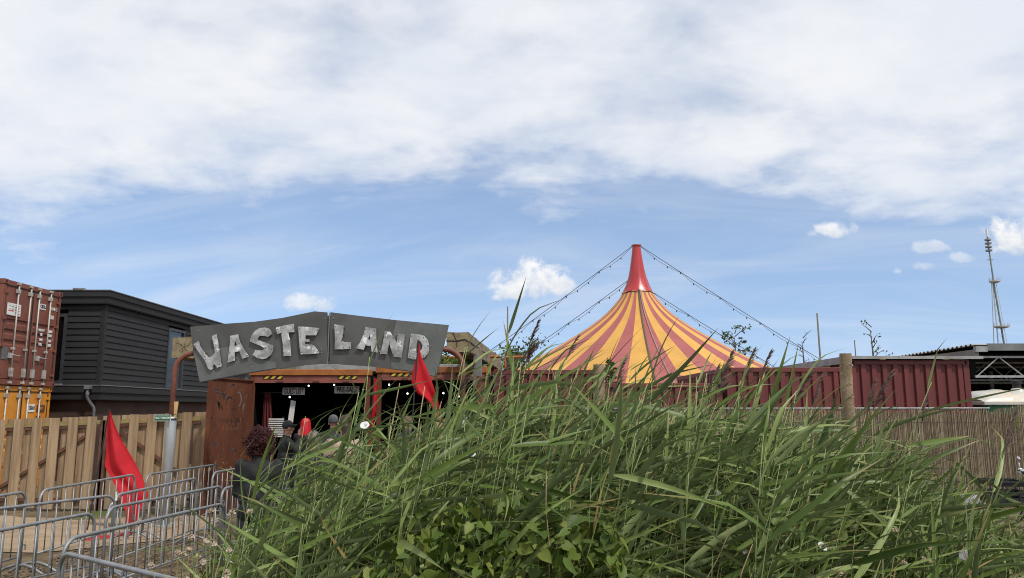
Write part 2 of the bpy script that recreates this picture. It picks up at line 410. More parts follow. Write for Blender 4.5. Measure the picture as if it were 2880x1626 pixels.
# ------------------------------------------------------------------ mesh helpers
class MB:
    def __init__(self):
        self.v = []; self.f = []

    def add(self, vs, fs):
        o = len(self.v)
        self.v += [tuple(p) for p in vs]
        self.f += [tuple(i + o for i in f) for f in fs]
        return self

    def box(self, x0, x1, y0, y1, z0, z1):
        vs = [(x, y, z) for z in (z0, z1) for y in (y0, y1) for x in (x0, x1)]
        return self.add(vs, [(0, 2, 3, 1), (4, 5, 7, 6), (0, 1, 5, 4), (2, 6, 7, 3), (0, 4, 6, 2), (1, 3, 7, 5)])

    def bar(self, a, b, w, h=None, up=(0, 0, 1)):
        """rectangular bar from a to b, w across, h along 'up'"""
        h = h or w
        a, b = Vector(a), Vector(b)
        d = (b - a).normalized()
        u = Vector(up)
        if abs(d.dot(u)) > 0.98:
            u = Vector((0, 1, 0))
        s = d.cross(u).normalized(); u = s.cross(d).normalized()
        vs = []
        for p in (a, b):
            for i, j in ((-1, -1), (1, -1), (1, 1), (-1, 1)):
                vs.append(p + s * (i * w / 2) + u * (j * h / 2))
        return self.add(vs, [(3, 2, 1, 0), (4, 5, 6, 7), (0, 1, 5, 4), (1, 2, 6, 5), (2, 3, 7, 6), (3, 0, 4, 7)])

    def tube(self, pts, r, n=8, cap=True):
        pts = [Vector(p) for p in pts]
        k = len(pts)
        rr = r if isinstance(r, (list, tuple)) else [r] * k
        up = Vector((0.13, 0.31, 0.94)).normalized()
        vs, fs = [], []
        prev = None
        for i, p in enumerate(pts):
            d = (pts[min(i + 1, k - 1)] - pts[max(i - 1, 0)])
            d = d.normalized() if d.length > 1e-9 else Vector((0, 0, 1))
            if prev is None:
                s = d.cross(up)
                if s.length < 0.1:
                    s = d.cross(Vector((1, 0, 0)))
            else:
                s = prev - d * prev.dot(d)
            s.normalize(); prev = s
            t = d.cross(s)
            for j in range(n):
                a = 2 * PI * j / n
                vs.append(p + s * (math.cos(a) * rr[i]) + t * (math.sin(a) * rr[i]))
        for i in range(k - 1):
            for j in range(n):
                a, b = i * n + j, i * n + (j + 1) % n
                fs.append((a, b, b + n, a + n))
        if cap:
            fs.append(tuple(range(n - 1, -1, -1)))
            fs.append(tuple(range((k - 1) * n, k * n)))
        return self.add(vs, fs)

    def ball(self, c, r, nu=10, nv=7):
        rx, ry, rz = r if isinstance(r, (tuple, list)) else (r, r, r)
        vs = [(c[0], c[1], c[2] - rz)]
        for i in range(1, nv):
            a = -PI / 2 + PI * i / nv
            for j in range(nu):
                b = 2 * PI * j / nu
                vs.append((c[0] + rx * math.cos(a) * math.cos(b), c[1] + ry * math.cos(a) * math.sin(b), c[2] + rz * math.sin(a)))
        vs.append((c[0], c[1], c[2] + rz))
        fs = []
        for j in range(nu):
            fs.append((0, 1 + (j + 1) % nu, 1 + j))
        for i in range(nv - 2):
            for j in range(nu):
                a, b = 1 + i * nu + j, 1 + i * nu + (j + 1) % nu
                fs.append((a, b, b + nu, a + nu))
        L = len(vs) - 1
        for j in range(nu):
            fs.append((L, 1 + (nv - 2) * nu + j, 1 + (nv - 2) * nu + (j + 1) % nu))
        return self.add(vs, fs)

    def lathe(self, prof, n=16, c=(0, 0, 0)):
        vs, fs = [], []
        for (r, z) in prof:
            for j in range(n):
                a = 2 * PI * j / n
                vs.append((c[0] + r * math.cos(a), c[1] + r * math.sin(a), c[2] + z))
        for i in range(len(prof) - 1):
            for j in range(n):
                a, b = i * n + j, i * n + (j + 1) % n
                fs.append((a, b, b + n, a + n))
        fs.append(tuple(range(n - 1, -1, -1)))
        fs.append(tuple(range((len(prof) - 1) * n, len(prof) * n)))
        return self.add(vs, fs)

    def mesh(self, name):
        me = bpy.data.meshes.new(name)
        me.from_pydata(self.v, [], self.f)
        me.update()
        return me


def obj(name, mb, m, parent=None, smooth=False, loc=None, bevel=0.0):
    me = mb.mesh(name) if isinstance(mb, MB) else mb
    o = bpy.data.objects.new(name, me)
    COL.objects.link(o)
    if m is not None:
        if len(me.materials) == 0:
            me.materials.append(m)
    if parent is not None:
        o.parent = parent
    if smooth:
        for p in me.polygons:
            p.use_smooth = True
    if loc is not None:
        o.location = loc
    if bevel:
        b = o.modifiers.new('bevel', 'BEVEL'); b.width = bevel; b.segments = 2; b.limit_method = 'ANGLE'
    return o


def tag(o, label=None, cat=None, group=None, kind=None):
    if label: o['label'] = label
    if cat: o['category'] = cat
    if group: o['group'] = group
    if kind: o['kind'] = kind
    return o


def thing(name, label, cat, loc=(0, 0, 0), rz=0.0, group=None):
    o = bpy.data.objects.new(name, None)
    o.empty_display_size = 0.2
    COL.objects.link(o)
    o.location = loc
    o.rotation_euler = (0, 0, rz)
    return tag(o, label, cat, group)


def copy_tree(o, parent=None):
    c = o.copy(); COL.objects.link(c); c.parent = parent
    for ch in list(o.children):
        copy_tree(ch, c)
    return c


def prism(name, poly, y0, y1, m, parent=None, holes=(), bevel=0.0):
    """flat outline in the x-z plane, thickness y0..y1, with real holes"""
    cu = bpy.data.curves.new(name, 'CURVE')
    cu.dimensions = '2D'; cu.fill_mode = 'BOTH'
    for pl in [poly] + list(holes):
        s = cu.splines.new('POLY')
        s.points.add(len(pl) - 1)
        for p, (x, z) in zip(s.points, pl):
            p.co = (x, z, 0, 1)
        s.use_cyclic_u = True
    cu.extrude = (y1 - y0) / 2
    t = bpy.data.objects.new('tmp', cu)
    COL.objects.link(t)
    me = bpy.data.meshes.new_from_object(t.evaluated_get(bpy.context.evaluated_depsgraph_get()))
    bpy.data.objects.remove(t); bpy.data.curves.remove(cu)
    me.transform(Matrix.Translation((0, (y0 + y1) / 2, 0)) @ Matrix.Rotation(PI / 2, 4, 'X'))
    me.materials.clear()
    return obj(name, me, m, parent)


def text(name, body, size, m, parent, loc, rot=(PI / 2, 0, 0), sx=1.0, ext=0.002, align='CENTER', bold=0.0):
    cu = bpy.data.curves.new(name, 'FONT')
    cu.body = body; cu.size = size; cu.extrude = ext; cu.align_x = align; cu.align_y = 'CENTER'; cu.offset = bold
    cu.resolution_u = 3
    t = bpy.data.objects.new('tmp', cu)
    COL.objects.link(t)
    me = bpy.data.meshes.new_from_object(t.evaluated_get(bpy.context.evaluated_depsgraph_get()))
    bpy.data.objects.remove(t); bpy.data.curves.remove(cu)
    me.transform(Matrix.Diagonal((sx, 1, 1, 1)))
    me.materials.clear()
    o = obj(name, me, m, parent)
    o.location = loc; o.rotation_euler = rot
    return o


def sm(a, b, x):
    t = min(1, max(0, (x - a) / (b - a)))
    return t * t * (3 - 2 * t)


# ------------------------------------------------------------------ ground
def bank(x, y):
    """earth bank that carries the reeds"""
    left = -0.30 * y - 0.15
    return 0.42 * sm(left - 0.5, left + 0.9, x) * sm(1.6, 3.2, y) * (1 - sm(7.5, 10.0, y))


def ground_z(x, y):
    n = 0.02 * math.sin(1.7 * x + 0.6 * y) + 0.015 * math.sin(2.3 * y - 1.1 * x)
    return bank(x, y) + (n if y < 14.0 else 0.0) * 0.6


def axis(lo, a, b, hi, step):
    v = [lo, lo / 3 + a * 2 / 3 if lo < a else a]
    v += list(np.arange(a, b + 1e-6, step))
    v += [hi / 3 + b * 2 / 3, hi]
    return sorted(set(round(t, 3) for t in v))


def make_ground():
    xs = axis(-1500, -14, 16, 1500, 0.4)
    ys = axis(-600, -2, 20, 2500, 0.4)
    vs = [(x, y, ground_z(x, y) if (-14 <= x <= 16 and -2 <= y <= 20) else 0.0) for y in ys for x in xs]
    nx = len(xs)
    fs = [(j * nx + i, j * nx + i + 1, (j + 1) * nx + i + 1, (j + 1) * nx + i) for j in range(len(ys) - 1) for i in range(nx - 1)]
    g = obj('ground', MB().add(vs, fs), M['soil'], smooth=True)
    tag(g, kind='structure')
    # sandy path along the timber gate
    pv, pf = [], []
    xs2 = np.arange(-14, -4.9, 0.35)
    for i, x in enumerate(xs2):
        y0 = 11.0 + 0.35 * math.sin(x * 1.3) + 0.2 * math.sin(x * 3.1) + max(0, (x + 7.5)) * 0.65
        y1 = 14.75 + 0.25 * math.sin(x * 1.9 + 1) + 0.1 * math.sin(x * 5)
        for k in range(7):
            y = y0 + (y1 - y0) * k / 6
            pv.append((x, y, ground_z(x, y) + 0.012))
        if i:
            for k in range(6):
                a = (i - 1) * 7 + k
                pf.append((a, a + 7, a + 8, a + 1))
    p = obj('sand_path', MB().add(pv, pf), M['sand'], smooth=True)
    tag(p, kind='structure')


make_ground()


# ------------------------------------------------------------------ shipping containers stacked at left
def container(name, label, cat, loc, rz, L, Wd, H, m, doors=True, texts=None, group=None):
    """origin at floor level in the middle of the door end; door end faces local -Y, body runs to +Y"""
    t = thing(name, label, cat, loc, rz, group)
    hw = Wd / 2
    # corrugated side walls and back wall
    def wall(pa, pb, nrm, nm):
        pa, pb = Vector(pa), Vector(pb)
        ln = (pb - pa).length; d = (pb - pa).normalized(); nrm = Vector(nrm)
        n = max(2, int(ln / 0.278)); mb = MB(); pts = []
        for i in range(n):
            s = i * ln / n; q = ln / n
            for f, dep in ((0.0, 0.0), (0.26, 0.0), (0.50, -0.036), (0.76, -0.036)):
                pts.append(pa + d * (s + f * q) + nrm * dep)
        pts.append(pb)
        vs = [(p.x, p.y, z) for z in (0.14, H - 0.10) for p in pts]
        k = len(pts)
        mb.add(vs, [(i, i + 1, k + i + 1, k + i) for i in range(k - 1)])
        return obj(nm, mb, m, t)
    wall((-hw + 0.02, 0.10, 0), (-hw + 0.02, L - 0.1, 0), (-1, 0, 0), 'side_wall')
    wall((hw - 0.02, L - 0.1, 0), (hw - 0.02, 0.10, 0), (1, 0, 0), 'side_wall')
    wall((-hw + 0.1, L - 0.02, 0), (hw - 0.1, L - 0.02, 0), (0, 1, 0), 'end_wall')
    obj('roof_panel', MB().box(-hw + 0.04, hw - 0.04, 0.05, L - 0.05, H - 0.06, H - 0.02), m, t)
    obj('floor_panel', MB().box(-hw + 0.04, hw - 0.04, 0.05, L - 0.05, 0.10, 0.15), m, t)
    for x in (-hw + 0.06, hw - 0.06):
        for y in (0.06, L - 0.06):
            obj('corner_post', MB().box(x - 0.06, x + 0.06, y - 0.055, y + 0.055, 0.12, H - 0.12), m, t, bevel=0.008)
            for z in (0.06, H - 0.06):
                c = obj('corner_casting', MB().box(x - 0.075, x + 0.075, y - 0.08, y + 0.08, z - 0.062, z + 0.062), m, t, bevel=0.01)
                sy = -1 if y < 1 else 1
                obj('casting_hole', MB().ball((x, y + sy * 0.080, z), (0.03, 0.006, 0.042), 10, 6), M['casthole'], c)
        obj('top_rail', MB().box(x - 0.03, x + 0.03, 0.14, L - 0.14, H - 0.11, H - 0.02), m, t)
        obj('bottom_rail', MB().box(x - 0.03, x + 0.03, 0.14, L - 0.14, 0.0, 0.15), m, t)
    obj('door_header', MB().box(-hw + 0.135, hw - 0.135, 0.0, 0.1, H - 0.13, H - 0.008), m, t, bevel=0.006)
    obj('door_sill', MB().box(-hw + 0.135, hw - 0.135, 0.0, 0.1, 0.0, 0.14), m, t, bevel=0.006)
    if not doors:
        return t
    for s in (-1, 1):
        x0, x1 = (-hw + 0.125, -0.012) if s < 0 else (0.012, hw - 0.125)
        z0, z1 = 0.16, H - 0.15
        # door skin with three pressed horizontal swages
        prof = [(z0, 0.02)]
        zm = (z0 + z1) / 2 + 0.04
        for k in range(3):
            zc = zm + (1 - k) * 0.26
            prof += [(zc - 0.11, 0.02), (zc - 0.075, 0.05), (zc + 0.0, 0.05), (zc + 0.035, 0.02)] if k else [(zc - 0.11, 0.02), (zc - 0.075, 0.05), (zc, 0.05), (zc + 0.035, 0.02)]
        pr = [(z0, 0.02)]
        for k in (2, 1, 0):
            zc = zm + (1 - k) * 0.26
            pr += [(zc - 0.10, 0.02), (zc - 0.07, 0.055), (zc + 0.01, 0.055), (zc + 0.04, 0.02)]
        pr.append((z1, 0.02))
        mb = MB()
        xa, xb = x0 + 0.06, x1 - 0.06
        vs = []
        for (z, y) in pr:
            vs += [(x0, 0.02, z), (xa, 0.02, z), (xa + 0.03, y, z), (xb - 0.03, y, z), (xb, 0.02, z), (x1, 0.02, z)]
        fs = []
        for i in range(len(pr) - 1):
            for j in range(5):
                a = i * 6 + j
                fs.append((a, a + 1, a + 7, a + 6))
        mb.add(vs, fs)
        d = obj('door', mb, m, t)
        obj('gasket', MB().box(x0 - 0.011, x0, 0.0, 0.03, z0, z1).box(x1, x1 + 0.011, 0.0, 0.03, z0, z1).box(x0, x1, 0.002, 0.03, z1, z1 + 0.018), M['rubber'], d)
        for k in range(4):
            zz = z0 + 0.15 + k * (z1 - z0 - 0.3) / 3
            xx = x0 if s < 0 else x1
            obj('hinge', MB().box(xx - 0.07, xx + 0.07, -0.012, 0.03, zz - 0.035, zz + 0.035).tube([(xx + s * 0.05, -0.01, zz - 0.05), (xx + s * 0.05, -0.01, zz + 0.05)], 0.018), m, d)
        for fx in ((0.38, 0.84) if s < 0 else (0.16, 0.62)):
            xx = x0 + (x1 - x0) * fx
            rod = obj('lock_rod', MB().tube([(xx, -0.035, 0.04), (xx, -0.035, H - 0.04)], 0.019, 10), M['rodgrey'], t, smooth=True)
            for za, zb, wa, wb in ((0.03, 0.09, 0.045, 0.045), (0.87, 0.93, 0.04, 0.04), (H - 0.09, H - 0.03, 0.045, 0.045), (H - 0.30, H - 0.2, 0.05, 0.05), (0.2, 0.42, 0.035, 0.05)):
                obj('rod_bracket', MB().box(xx - wa, xx + wb, -0.062, 0.015, za, zb), M['rodgrey'], rod, bevel=0.006)
        xx = x0 + (x1 - x0) * 0.42
        obj('handle', MB().tube([(xx - 0.12, -0.045, 0.72), (xx - 0.05, -0.05, 0.74), (xx + 0.22, -0.05, 0.73)], 0.014).box(xx - 0.16, xx - 0.07, -0.05, 0.015, 0.66, 0.79), M['rodgrey'], d)
    if texts:
        texts(t, H, hw)
    return t


def red_texts(t, H, hw):
    w = M['white']
    bk = obj('code_panel', MB().box(0.30, 0.56, 0.004, 0.016, H - 0.57, H - 0.42), w, t)
    text('code_letters', 'CBXU', 0.125, M['hblk'], bk, (0.43, 0.001, H - 0.495), sx=0.75, bold=0.004)
    text('code_number', '001048', 0.125, w, t, (0.855, 0.008, H - 0.50), sx=0.72, bold=0.004)
    text('code_number', '5', 0.125, w, t, (1.065, 0.008, H - 0.50), sx=0.72, bold=0.004)
    text('type_code', '2261', 0.14, w, t, (0.86, 0.008, H - 0.73), sx=0.72, bold=0.004)
    zs = (1.47, 1.36, 1.22, 1.10)
    for z, a, b in zip(zs, ('MAX.WT', 'LBS', 'TARE', 'PAYL.'), ('30480', '67200', '2230', '28250')):
        text('weight_marking', a, 0.085, w, t, (0.46, 0.006, z), sx=0.75, bold=0.006)
        text('weight_marking', b, 0.085, w, t, (0.86, 0.006, z), sx=0.75, bold=0.006)
    n = obj('paper_notice', MB().box(-1.02, -0.50, -0.008, 0.004, 1.72, 2.02), w, t)
    nb = MB()
    for i in range(6):
        nb.box(-0.72, -0.54 - 0.03 * (i % 2), -0.0105, -0.0085, 1.765 + i * 0.04, 1.778 + i * 0.04)
    obj('printed_lines', nb, M['hblk'], n)
    obj('red_stripe', MB().box(-0.98, -0.77, -0.0105, -0.0085, 1.82, 1.845), M['tape'], n)
    obj('round_mark', MB().box(-0.97, -0.79, -0.0105, -0.0085, 1.87, 1.88).box(-0.97, -0.79, -0.0105, -0.0085, 1.94, 1.95), M['greyhair'], n)
    obj('data_plate', MB().box(-1.05, -0.83, 0.004, 0.016, 0.62, 0.92), M['greycloth'], t)


def orange_texts(t, H, hw):
    bk = obj('code_panel', MB().box(0.30, 0.56, 0.004, 0.016, H - 0.66, H - 0.46), M['white'], t)
    text('code_letters', 'CBXU', 0.12, M['hblk'], bk, (0.43, 0.001, H - 0.56), sx=0.75, bold=0.004)
    bb = obj('code_panel', MB().box(0.66, 1.0, 0.004, 0.016, H - 0.66, H - 0.48), M['browniron'], t)
    text('code_number', '001', 0.12, M['boxorange'], bb, (0.83, 0.001, H - 0.57), sx=0.8, bold=0.004)
    b2 = obj('code_panel', MB().box(0.66, 0.84, 0.004, 0.016, H - 0.90, H - 0.76), M['browniron'], t)
    text('type_code', '22', 0.10, M['boxorange'], b2, (0.75, 0.001, H - 0.83), sx=0.8)


container('shipping_container', 'rust red shipping container stacked on top of the orange one', 'container',
          (-12.5, 19.88, 2.60), R(90), 6.06, 2.44, 2.59, M['boxred'], texts=red_texts, group='stacked shipping containers')
container('shipping_container', 'orange shipping container at the bottom of the stack behind the timber gate', 'container',
          (-12.55, 19.88, 0.0), R(90), 6.06, 2.44, 2.59, M['boxorange'], texts=orange_texts, group='stacked shipping containers')


# ------------------------------------------------------------------ black timber house
def house():
    t = thing('timber_house', 'black timber clad two storey house behind the container stack', 'house', (-11.75, 22.0, 0))
    B = M['blackwood']
    XL, YB = -7.0, 13.0       # local extents: x from XL..0, y from 0..YB
    z0, z1 = 2.68, 5.02
    core = MB()
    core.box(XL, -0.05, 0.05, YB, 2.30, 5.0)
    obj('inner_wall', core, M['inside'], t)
    # window openings: front (y = 0 face) and right side (x = 0 face)
    fw = (-3.4, -1.03, 2.72, 4.72)
    sw = (4.12, 5.42, 2.66, 4.76)
    n = 13
    ph = (z1 - z0) / n
    for i in range(n):
        za, zb = z0 + i * ph, z0 + (i + 1) * ph + 0.02
        segs = [(XL, -0.06)]
        if zb - 0.02 > fw[2] and za < fw[3]:
            segs = [(XL, fw[0]), (fw[1], -0.06)]
        for a, b in segs:
            mb = MB().add([(a, -0.042, za), (b, -0.042, za), (b, -0.012, zb), (a, -0.012, zb), (a, 0.05, za), (b, 0.05, za), (b, 0.05, zb), (a, 0.05, zb)],
                          [(0, 1, 2, 3), (4, 7, 6, 5), (0, 4, 5, 1), (3, 2, 6, 7), (0, 3, 7, 4), (1, 5, 6, 2)])
            obj('plank', mb, B, t)
        segs = [(0.0, YB)]
        if zb - 0.02 > sw[2] and za < sw[3]:
            segs = [(0.0, sw[0]), (sw[1], YB)]
        for a, b in segs:
            mb = MB().add([(0.042, a, za), (0.042, b, za), (0.012, b, zb), (0.012, a, zb), (-0.05, a, za), (-0.05, b, za), (-0.05, b, zb), (-0.05, a, zb)],
                          [(0, 1, 2, 3), (4, 7, 6, 5), (0, 4, 5, 1), (3, 2, 6, 7), (0, 3, 7, 4), (1, 5, 6, 2)])
            obj('plank', mb, B, t)
    obj('corner_board', MB().box(-0.075, 0.052, -0.052, 0.075, z0, z1), B, t, bevel=0.006)

    def window(axis, o, glass, nm='window'):
        a, b, c, d = o
        w = 0.09
        fr = MB()
        def bx(mb, p0, p1, dep0, dep1, q0, q1):
            if axis == 'x':
                mb.box(p0, p1, -dep1, -dep0, q0, q1)
            else:
                mb.box(dep0, dep1, p0, p1, q0, q1)
        bx(fr, a, a + w, -0.04, 0.055, c, d); bx(fr, b - w, b, -0.04, 0.055, c, d)
        bx(fr, a + w, b - w, -0.04, 0.055, d - w, d); bx(fr, a + w, b - w, -0.04, 0.055, c, c + w)
        f = obj(nm, fr, M['darkframe'], t)
        g = MB(); bx(g, a + w, b - w, -0.02, 0.0, c + w, d - w)
        obj('pane', g, glass, f)
        s = MB(); bx(s, a - 0.02, b + 0.02, 0.0, 0.10, c - 0.05, c - 0.002)
        obj('sill', s, M['greyedge'], f)
    window('x', fw, M['blackglass'])
    window('y', sw, M['glass'])
    # roof edge: two lapped fascia boards, metal drip edge, flat roof
    for za, zb, o in ((5.02, 5.21, 0.16), (5.20, 5.37, 0.20)):
        obj('fascia_board', MB().box(XL, o, -o, -o + 0.04, za, zb), B, t)
        obj('fascia_board', MB().box(o - 0.04, o, -o + 0.04, YB, za, zb), B, t)
    obj('soffit', MB().box(XL, 0.15, -0.15, YB, 4.995, 5.019), B, t)
    rf = obj('roof', MB().box(XL, 0.16, -0.16, YB, 5.22, 5.36), M['rubber'], t)
    obj('drip_edge', MB().box(XL, 0.225, -0.225, -0.12, 5.372, 5.395).box(0.12, 0.225, -0.12, YB, 5.372, 5.395), M['greyedge'], rf)
    obj('roof_outlet', MB().box(-0.85, -0.55, -0.24, -0.10, 5.396, 5.44), M['greyedge'], rf)
    # belt canopy above the ground floor
    for za, zb, o in ((2.28, 2.48, 0.10), (2.47, 2.66, 0.14)):
        obj('belt_board', MB().box(XL, o, -o, -o + 0.04, za, zb), B, t)
        obj('belt_board', MB().box(o - 0.04, o, -o + 0.04, YB, za, zb), B, t)
    obj('belt_flashing', MB().box(XL, 0.16, -0.16, -0.045, 2.662, 2.682).box(0.045, 0.16, -0.045, YB, 2.662, 2.682), M['greyedge'], t)
    obj('belt_soffit', MB().box(XL, 0.095, -0.095, YB, 2.262, 2.279), B, t)
    obj('ground_floor_wall', MB().box(XL, -0.10, 0.10, YB, 0.0, 2.26), M['brownwall'], t)
    dp = obj('downpipe', MB().tube([(-0.18, -0.22, 2.62), (-0.19, -0.22, 2.36), (-0.17, -0.20, 2.28), (-0.07, -0.06, 2.06), (-0.06, -0.04, 1.98), (-0.06, -0.02, 0.0)], 0.042, 12), M['pvc'], t, smooth=True)
    obj('hopper', MB().box(-0.26, -0.10, -0.29, -0.145, 2.56, 2.66).tube([(-0.185, -0.22, 2.40), (-0.185, -0.22, 2.47)], 0.052, 12), M['pvc'], dp)
    return t


house()


# ------------------------------------------------------------------ timber gates (boards on both sides of the rails)
def gate(name, label, x0, x1, brace, n, post_left):
    t = thing(name, label, 'gate', ((x0 + x1) / 2, 15.8, 0), 0, 'timber gate leaves')
    w = x1 - x0
    zt = lambda x: 1.79 + 0.16 * ((x + 10.4) / 4.3)     # top edge climbs a little to the right
    cx = (x0 + x1) / 2
    pitch = w / n
    bw = 0.190
    shape = [MB().box(-bw / 2, bw / 2, -0.011, 0.011, 0, 1).mesh('board') for _ in range(3)]
    for i in range(n):
        x = x0 + (i + 0.5) * pitch
        for side, xx in ((-1, x), (1, x - pitch / 2)):
            if xx < x0 - 0.02:
                continue
            o = obj('board', shape[i % 3], M['plank'], t)
            zb = 0.05 + random.uniform(-0.012, 0.012)
            o.location = (xx - cx + random.uniform(-0.012, 0.012), side * 0.046 + random.uniform(-0.003, 0.003), zb)
            o.scale = (random.uniform(0.96, 1.04), 1, zt(xx) - zb + random.uniform(-0.008, 0.008))
            o.rotation_euler = (0, R(random.uniform(-0.5, 0.5)), 0)
    for z, m in ((-0.13, 'rail'),):
        b = MB().bar((x0 - cx + 0.02, 0, zt(x0) - 0.125), (x1 - cx - 0.02, 0, zt(x1) - 0.125), 0.066, 0.085)
        obj('rail', b, M[m], t)
    b = MB()
    b.bar((x0 - cx + 0.02, 0, zt(x0) - 0.20), (x1 - cx - 0.02, 0, zt(x1) - 0.20), 0.05, 0.055)
    b.bar((x0 - cx + 0.02, 0, 0.22), (x1 - cx - 0.02, 0, 0.22), 0.05, 0.06)
    obj('steel_frame', b, M['browniron'], t)
    for p, q in brace:
        obj('brace', MB().bar((p[0] - cx, 0.0, p[1]), (q[0] - cx, 0.0, q[1]), 0.045, 0.06), M['browniron'], t)
    px = x0 - 0.02 if post_left else x1 + 0.05
    obj('post', MB().box(px - cx - 0.045, px - cx + 0.045, -0.05, 0.05, 0.0, 1.78), M['browniron'], t)
    return t


gate('timber_gate', 'left leaf of the pale plank gate in front of the orange container', -11.24, -8.32, [((-10.6, 0.24), (-8.40, 1.60))], 8, False)
gate('timber_gate', 'right leaf of the pale plank gate between the red flag and the rusty panel', -8.20, -6.02, [((-8.12, 1.68), (-6.10, 0.36))], 6, True)


# ------------------------------------------------------------------ sign arch on bent pipes
LETTERS = {
 'W': ([(-5.7,3.15),(-5.61,3.21),(-5.57,3.1),(-5.48,2.99),(-5.41,2.91),(-5.35,2.94),(-5.31,3.0),(-5.32,3.09),(-5.38,3.3),(-5.3,3.33),(-5.25,3.15),(-5.22,2.99),(-5.17,2.76),(-5.25,2.73),(-5.32,2.81),(-5.32,2.71),(-5.37,2.69),(-5.41,2.72),(-5.48,2.86),(-5.59,3.0),(-5.65,3.08)], []),
 'A': ([(-5.05,3.3),(-4.91,3.33),(-4.87,3.19),(-4.79,3.06),(-4.69,2.93),(-4.81,2.89),(-4.87,3.02),(-4.95,3.01),(-4.94,2.86),(-5.07,2.82),(-5.06,2.99),(-5.05,3.15)], [[(-4.95,3.2),(-4.92,3.13),(-4.97,3.12)]]),
 'S': ([(-4.3,3.34),(-4.37,3.28),(-4.44,3.3),(-4.52,3.3),(-4.56,3.24),(-4.48,3.2),(-4.33,3.15),(-4.27,3.13),(-4.27,3.04),(-4.3,2.96),(-4.38,2.9),(-4.45,2.88),(-4.54,2.9),(-4.63,2.96),(-4.58,3.05),(-4.52,3.04),(-4.45,3.04),(-4.43,3.08),(-4.49,3.12),(-4.6,3.16),(-4.69,3.2),(-4.67,3.31),(-4.61,3.39),(-4.53,3.44),(-4.44,3.45),(-4.38,3.44),(-4.33,3.4)], []),
 'T': ([(-4.24,3.44),(-4.21,3.46),(-4.07,3.49),(-3.92,3.52),(-3.9,3.37),(-4.01,3.36),(-3.97,3.2),(-3.94,2.94),(-4.08,2.94),(-4.1,3.15),(-4.14,3.35),(-4.21,3.33)], []),
 'E': ([(-3.84,3.47),(-3.65,3.46),(-3.46,3.44),(-3.51,3.31),(-3.7,3.31),(-3.7,3.24),(-3.62,3.24),(-3.61,3.2),(-3.7,3.19),(-3.7,3.15),(-3.55,3.14),(-3.49,3.07),(-3.44,2.99),(-3.63,2.97),(-3.77,2.97),(-3.8,3.1),(-3.82,3.29)], []),
 'L': ([(-3.19,3.51),(-3.02,3.48),(-3.03,3.34),(-3.05,3.21),(-2.98,3.19),(-2.88,3.19),(-2.88,3.07),(-3.01,3.06),(-3.17,3.06),(-3.17,3.23)], []),
 'A2': ([(-2.63,3.46),(-2.44,3.43),(-2.43,3.24),(-2.4,3.0),(-2.51,3.02),(-2.52,3.11),(-2.62,3.13),(-2.65,3.05),(-2.79,3.08),(-2.71,3.2),(-2.65,3.36)], [[(-2.55,3.33),(-2.54,3.23),(-2.58,3.24)]]),
 'N': ([(-2.28,3.39),(-2.19,3.38),(-2.12,3.28),(-2.06,3.18),(-2.05,3.34),(-1.92,3.33),(-1.94,3.15),(-1.97,2.91),(-2.11,2.93),(-2.16,3.05),(-2.2,3.18),(-2.23,2.97),(-2.36,2.98),(-2.31,3.17)], []),
 'D': ([(-1.81,3.34),(-1.67,3.33),(-1.57,3.3),(-1.51,3.23),(-1.48,3.13),(-1.49,3.0),(-1.56,2.91),(-1.66,2.88),(-1.77,2.88),(-1.86,2.91),(-1.84,3.09)], [[(-1.69,3.23),(-1.64,3.2),(-1.6,3.13),(-1.61,3.07),(-1.66,3.0),(-1.71,2.99),(-1.71,3.1)]]),
}
PLATE_L = [(-5.8,3.47),(-5.24,3.52),(-4.65,3.56),(-4.15,3.63),(-3.57,3.75),(-3.34,3.73),(-3.3,2.8),(-3.62,2.79),(-4.21,2.71),(-4.8,2.62),(-5.57,2.47),(-5.72,3.04)]
PLATE_LO = [(-5.718,3.04),(-5.48,3.05),(-5.06,3.11),(-4.69,2.92),(-4.23,2.83),(-4.21,2.73),(-4.8,2.632),(-5.56,2.482)]
PLATE_R = [(-3.285,3.735),(-2.77,3.67),(-2.09,3.59),(-1.14,3.5),(-1.23,3.09),(-1.35,2.57),(-1.85,2.67),(-2.55,2.76),(-3.04,2.79),(-3.265,2.81)]
PLATE_RO = [(-2.085,3.585),(-1.148,3.49),(-1.24,3.09),(-1.358,2.58),(-1.85,2.684),(-2.16,2.72),(-2.16,2.96),(-2.14,3.32)]


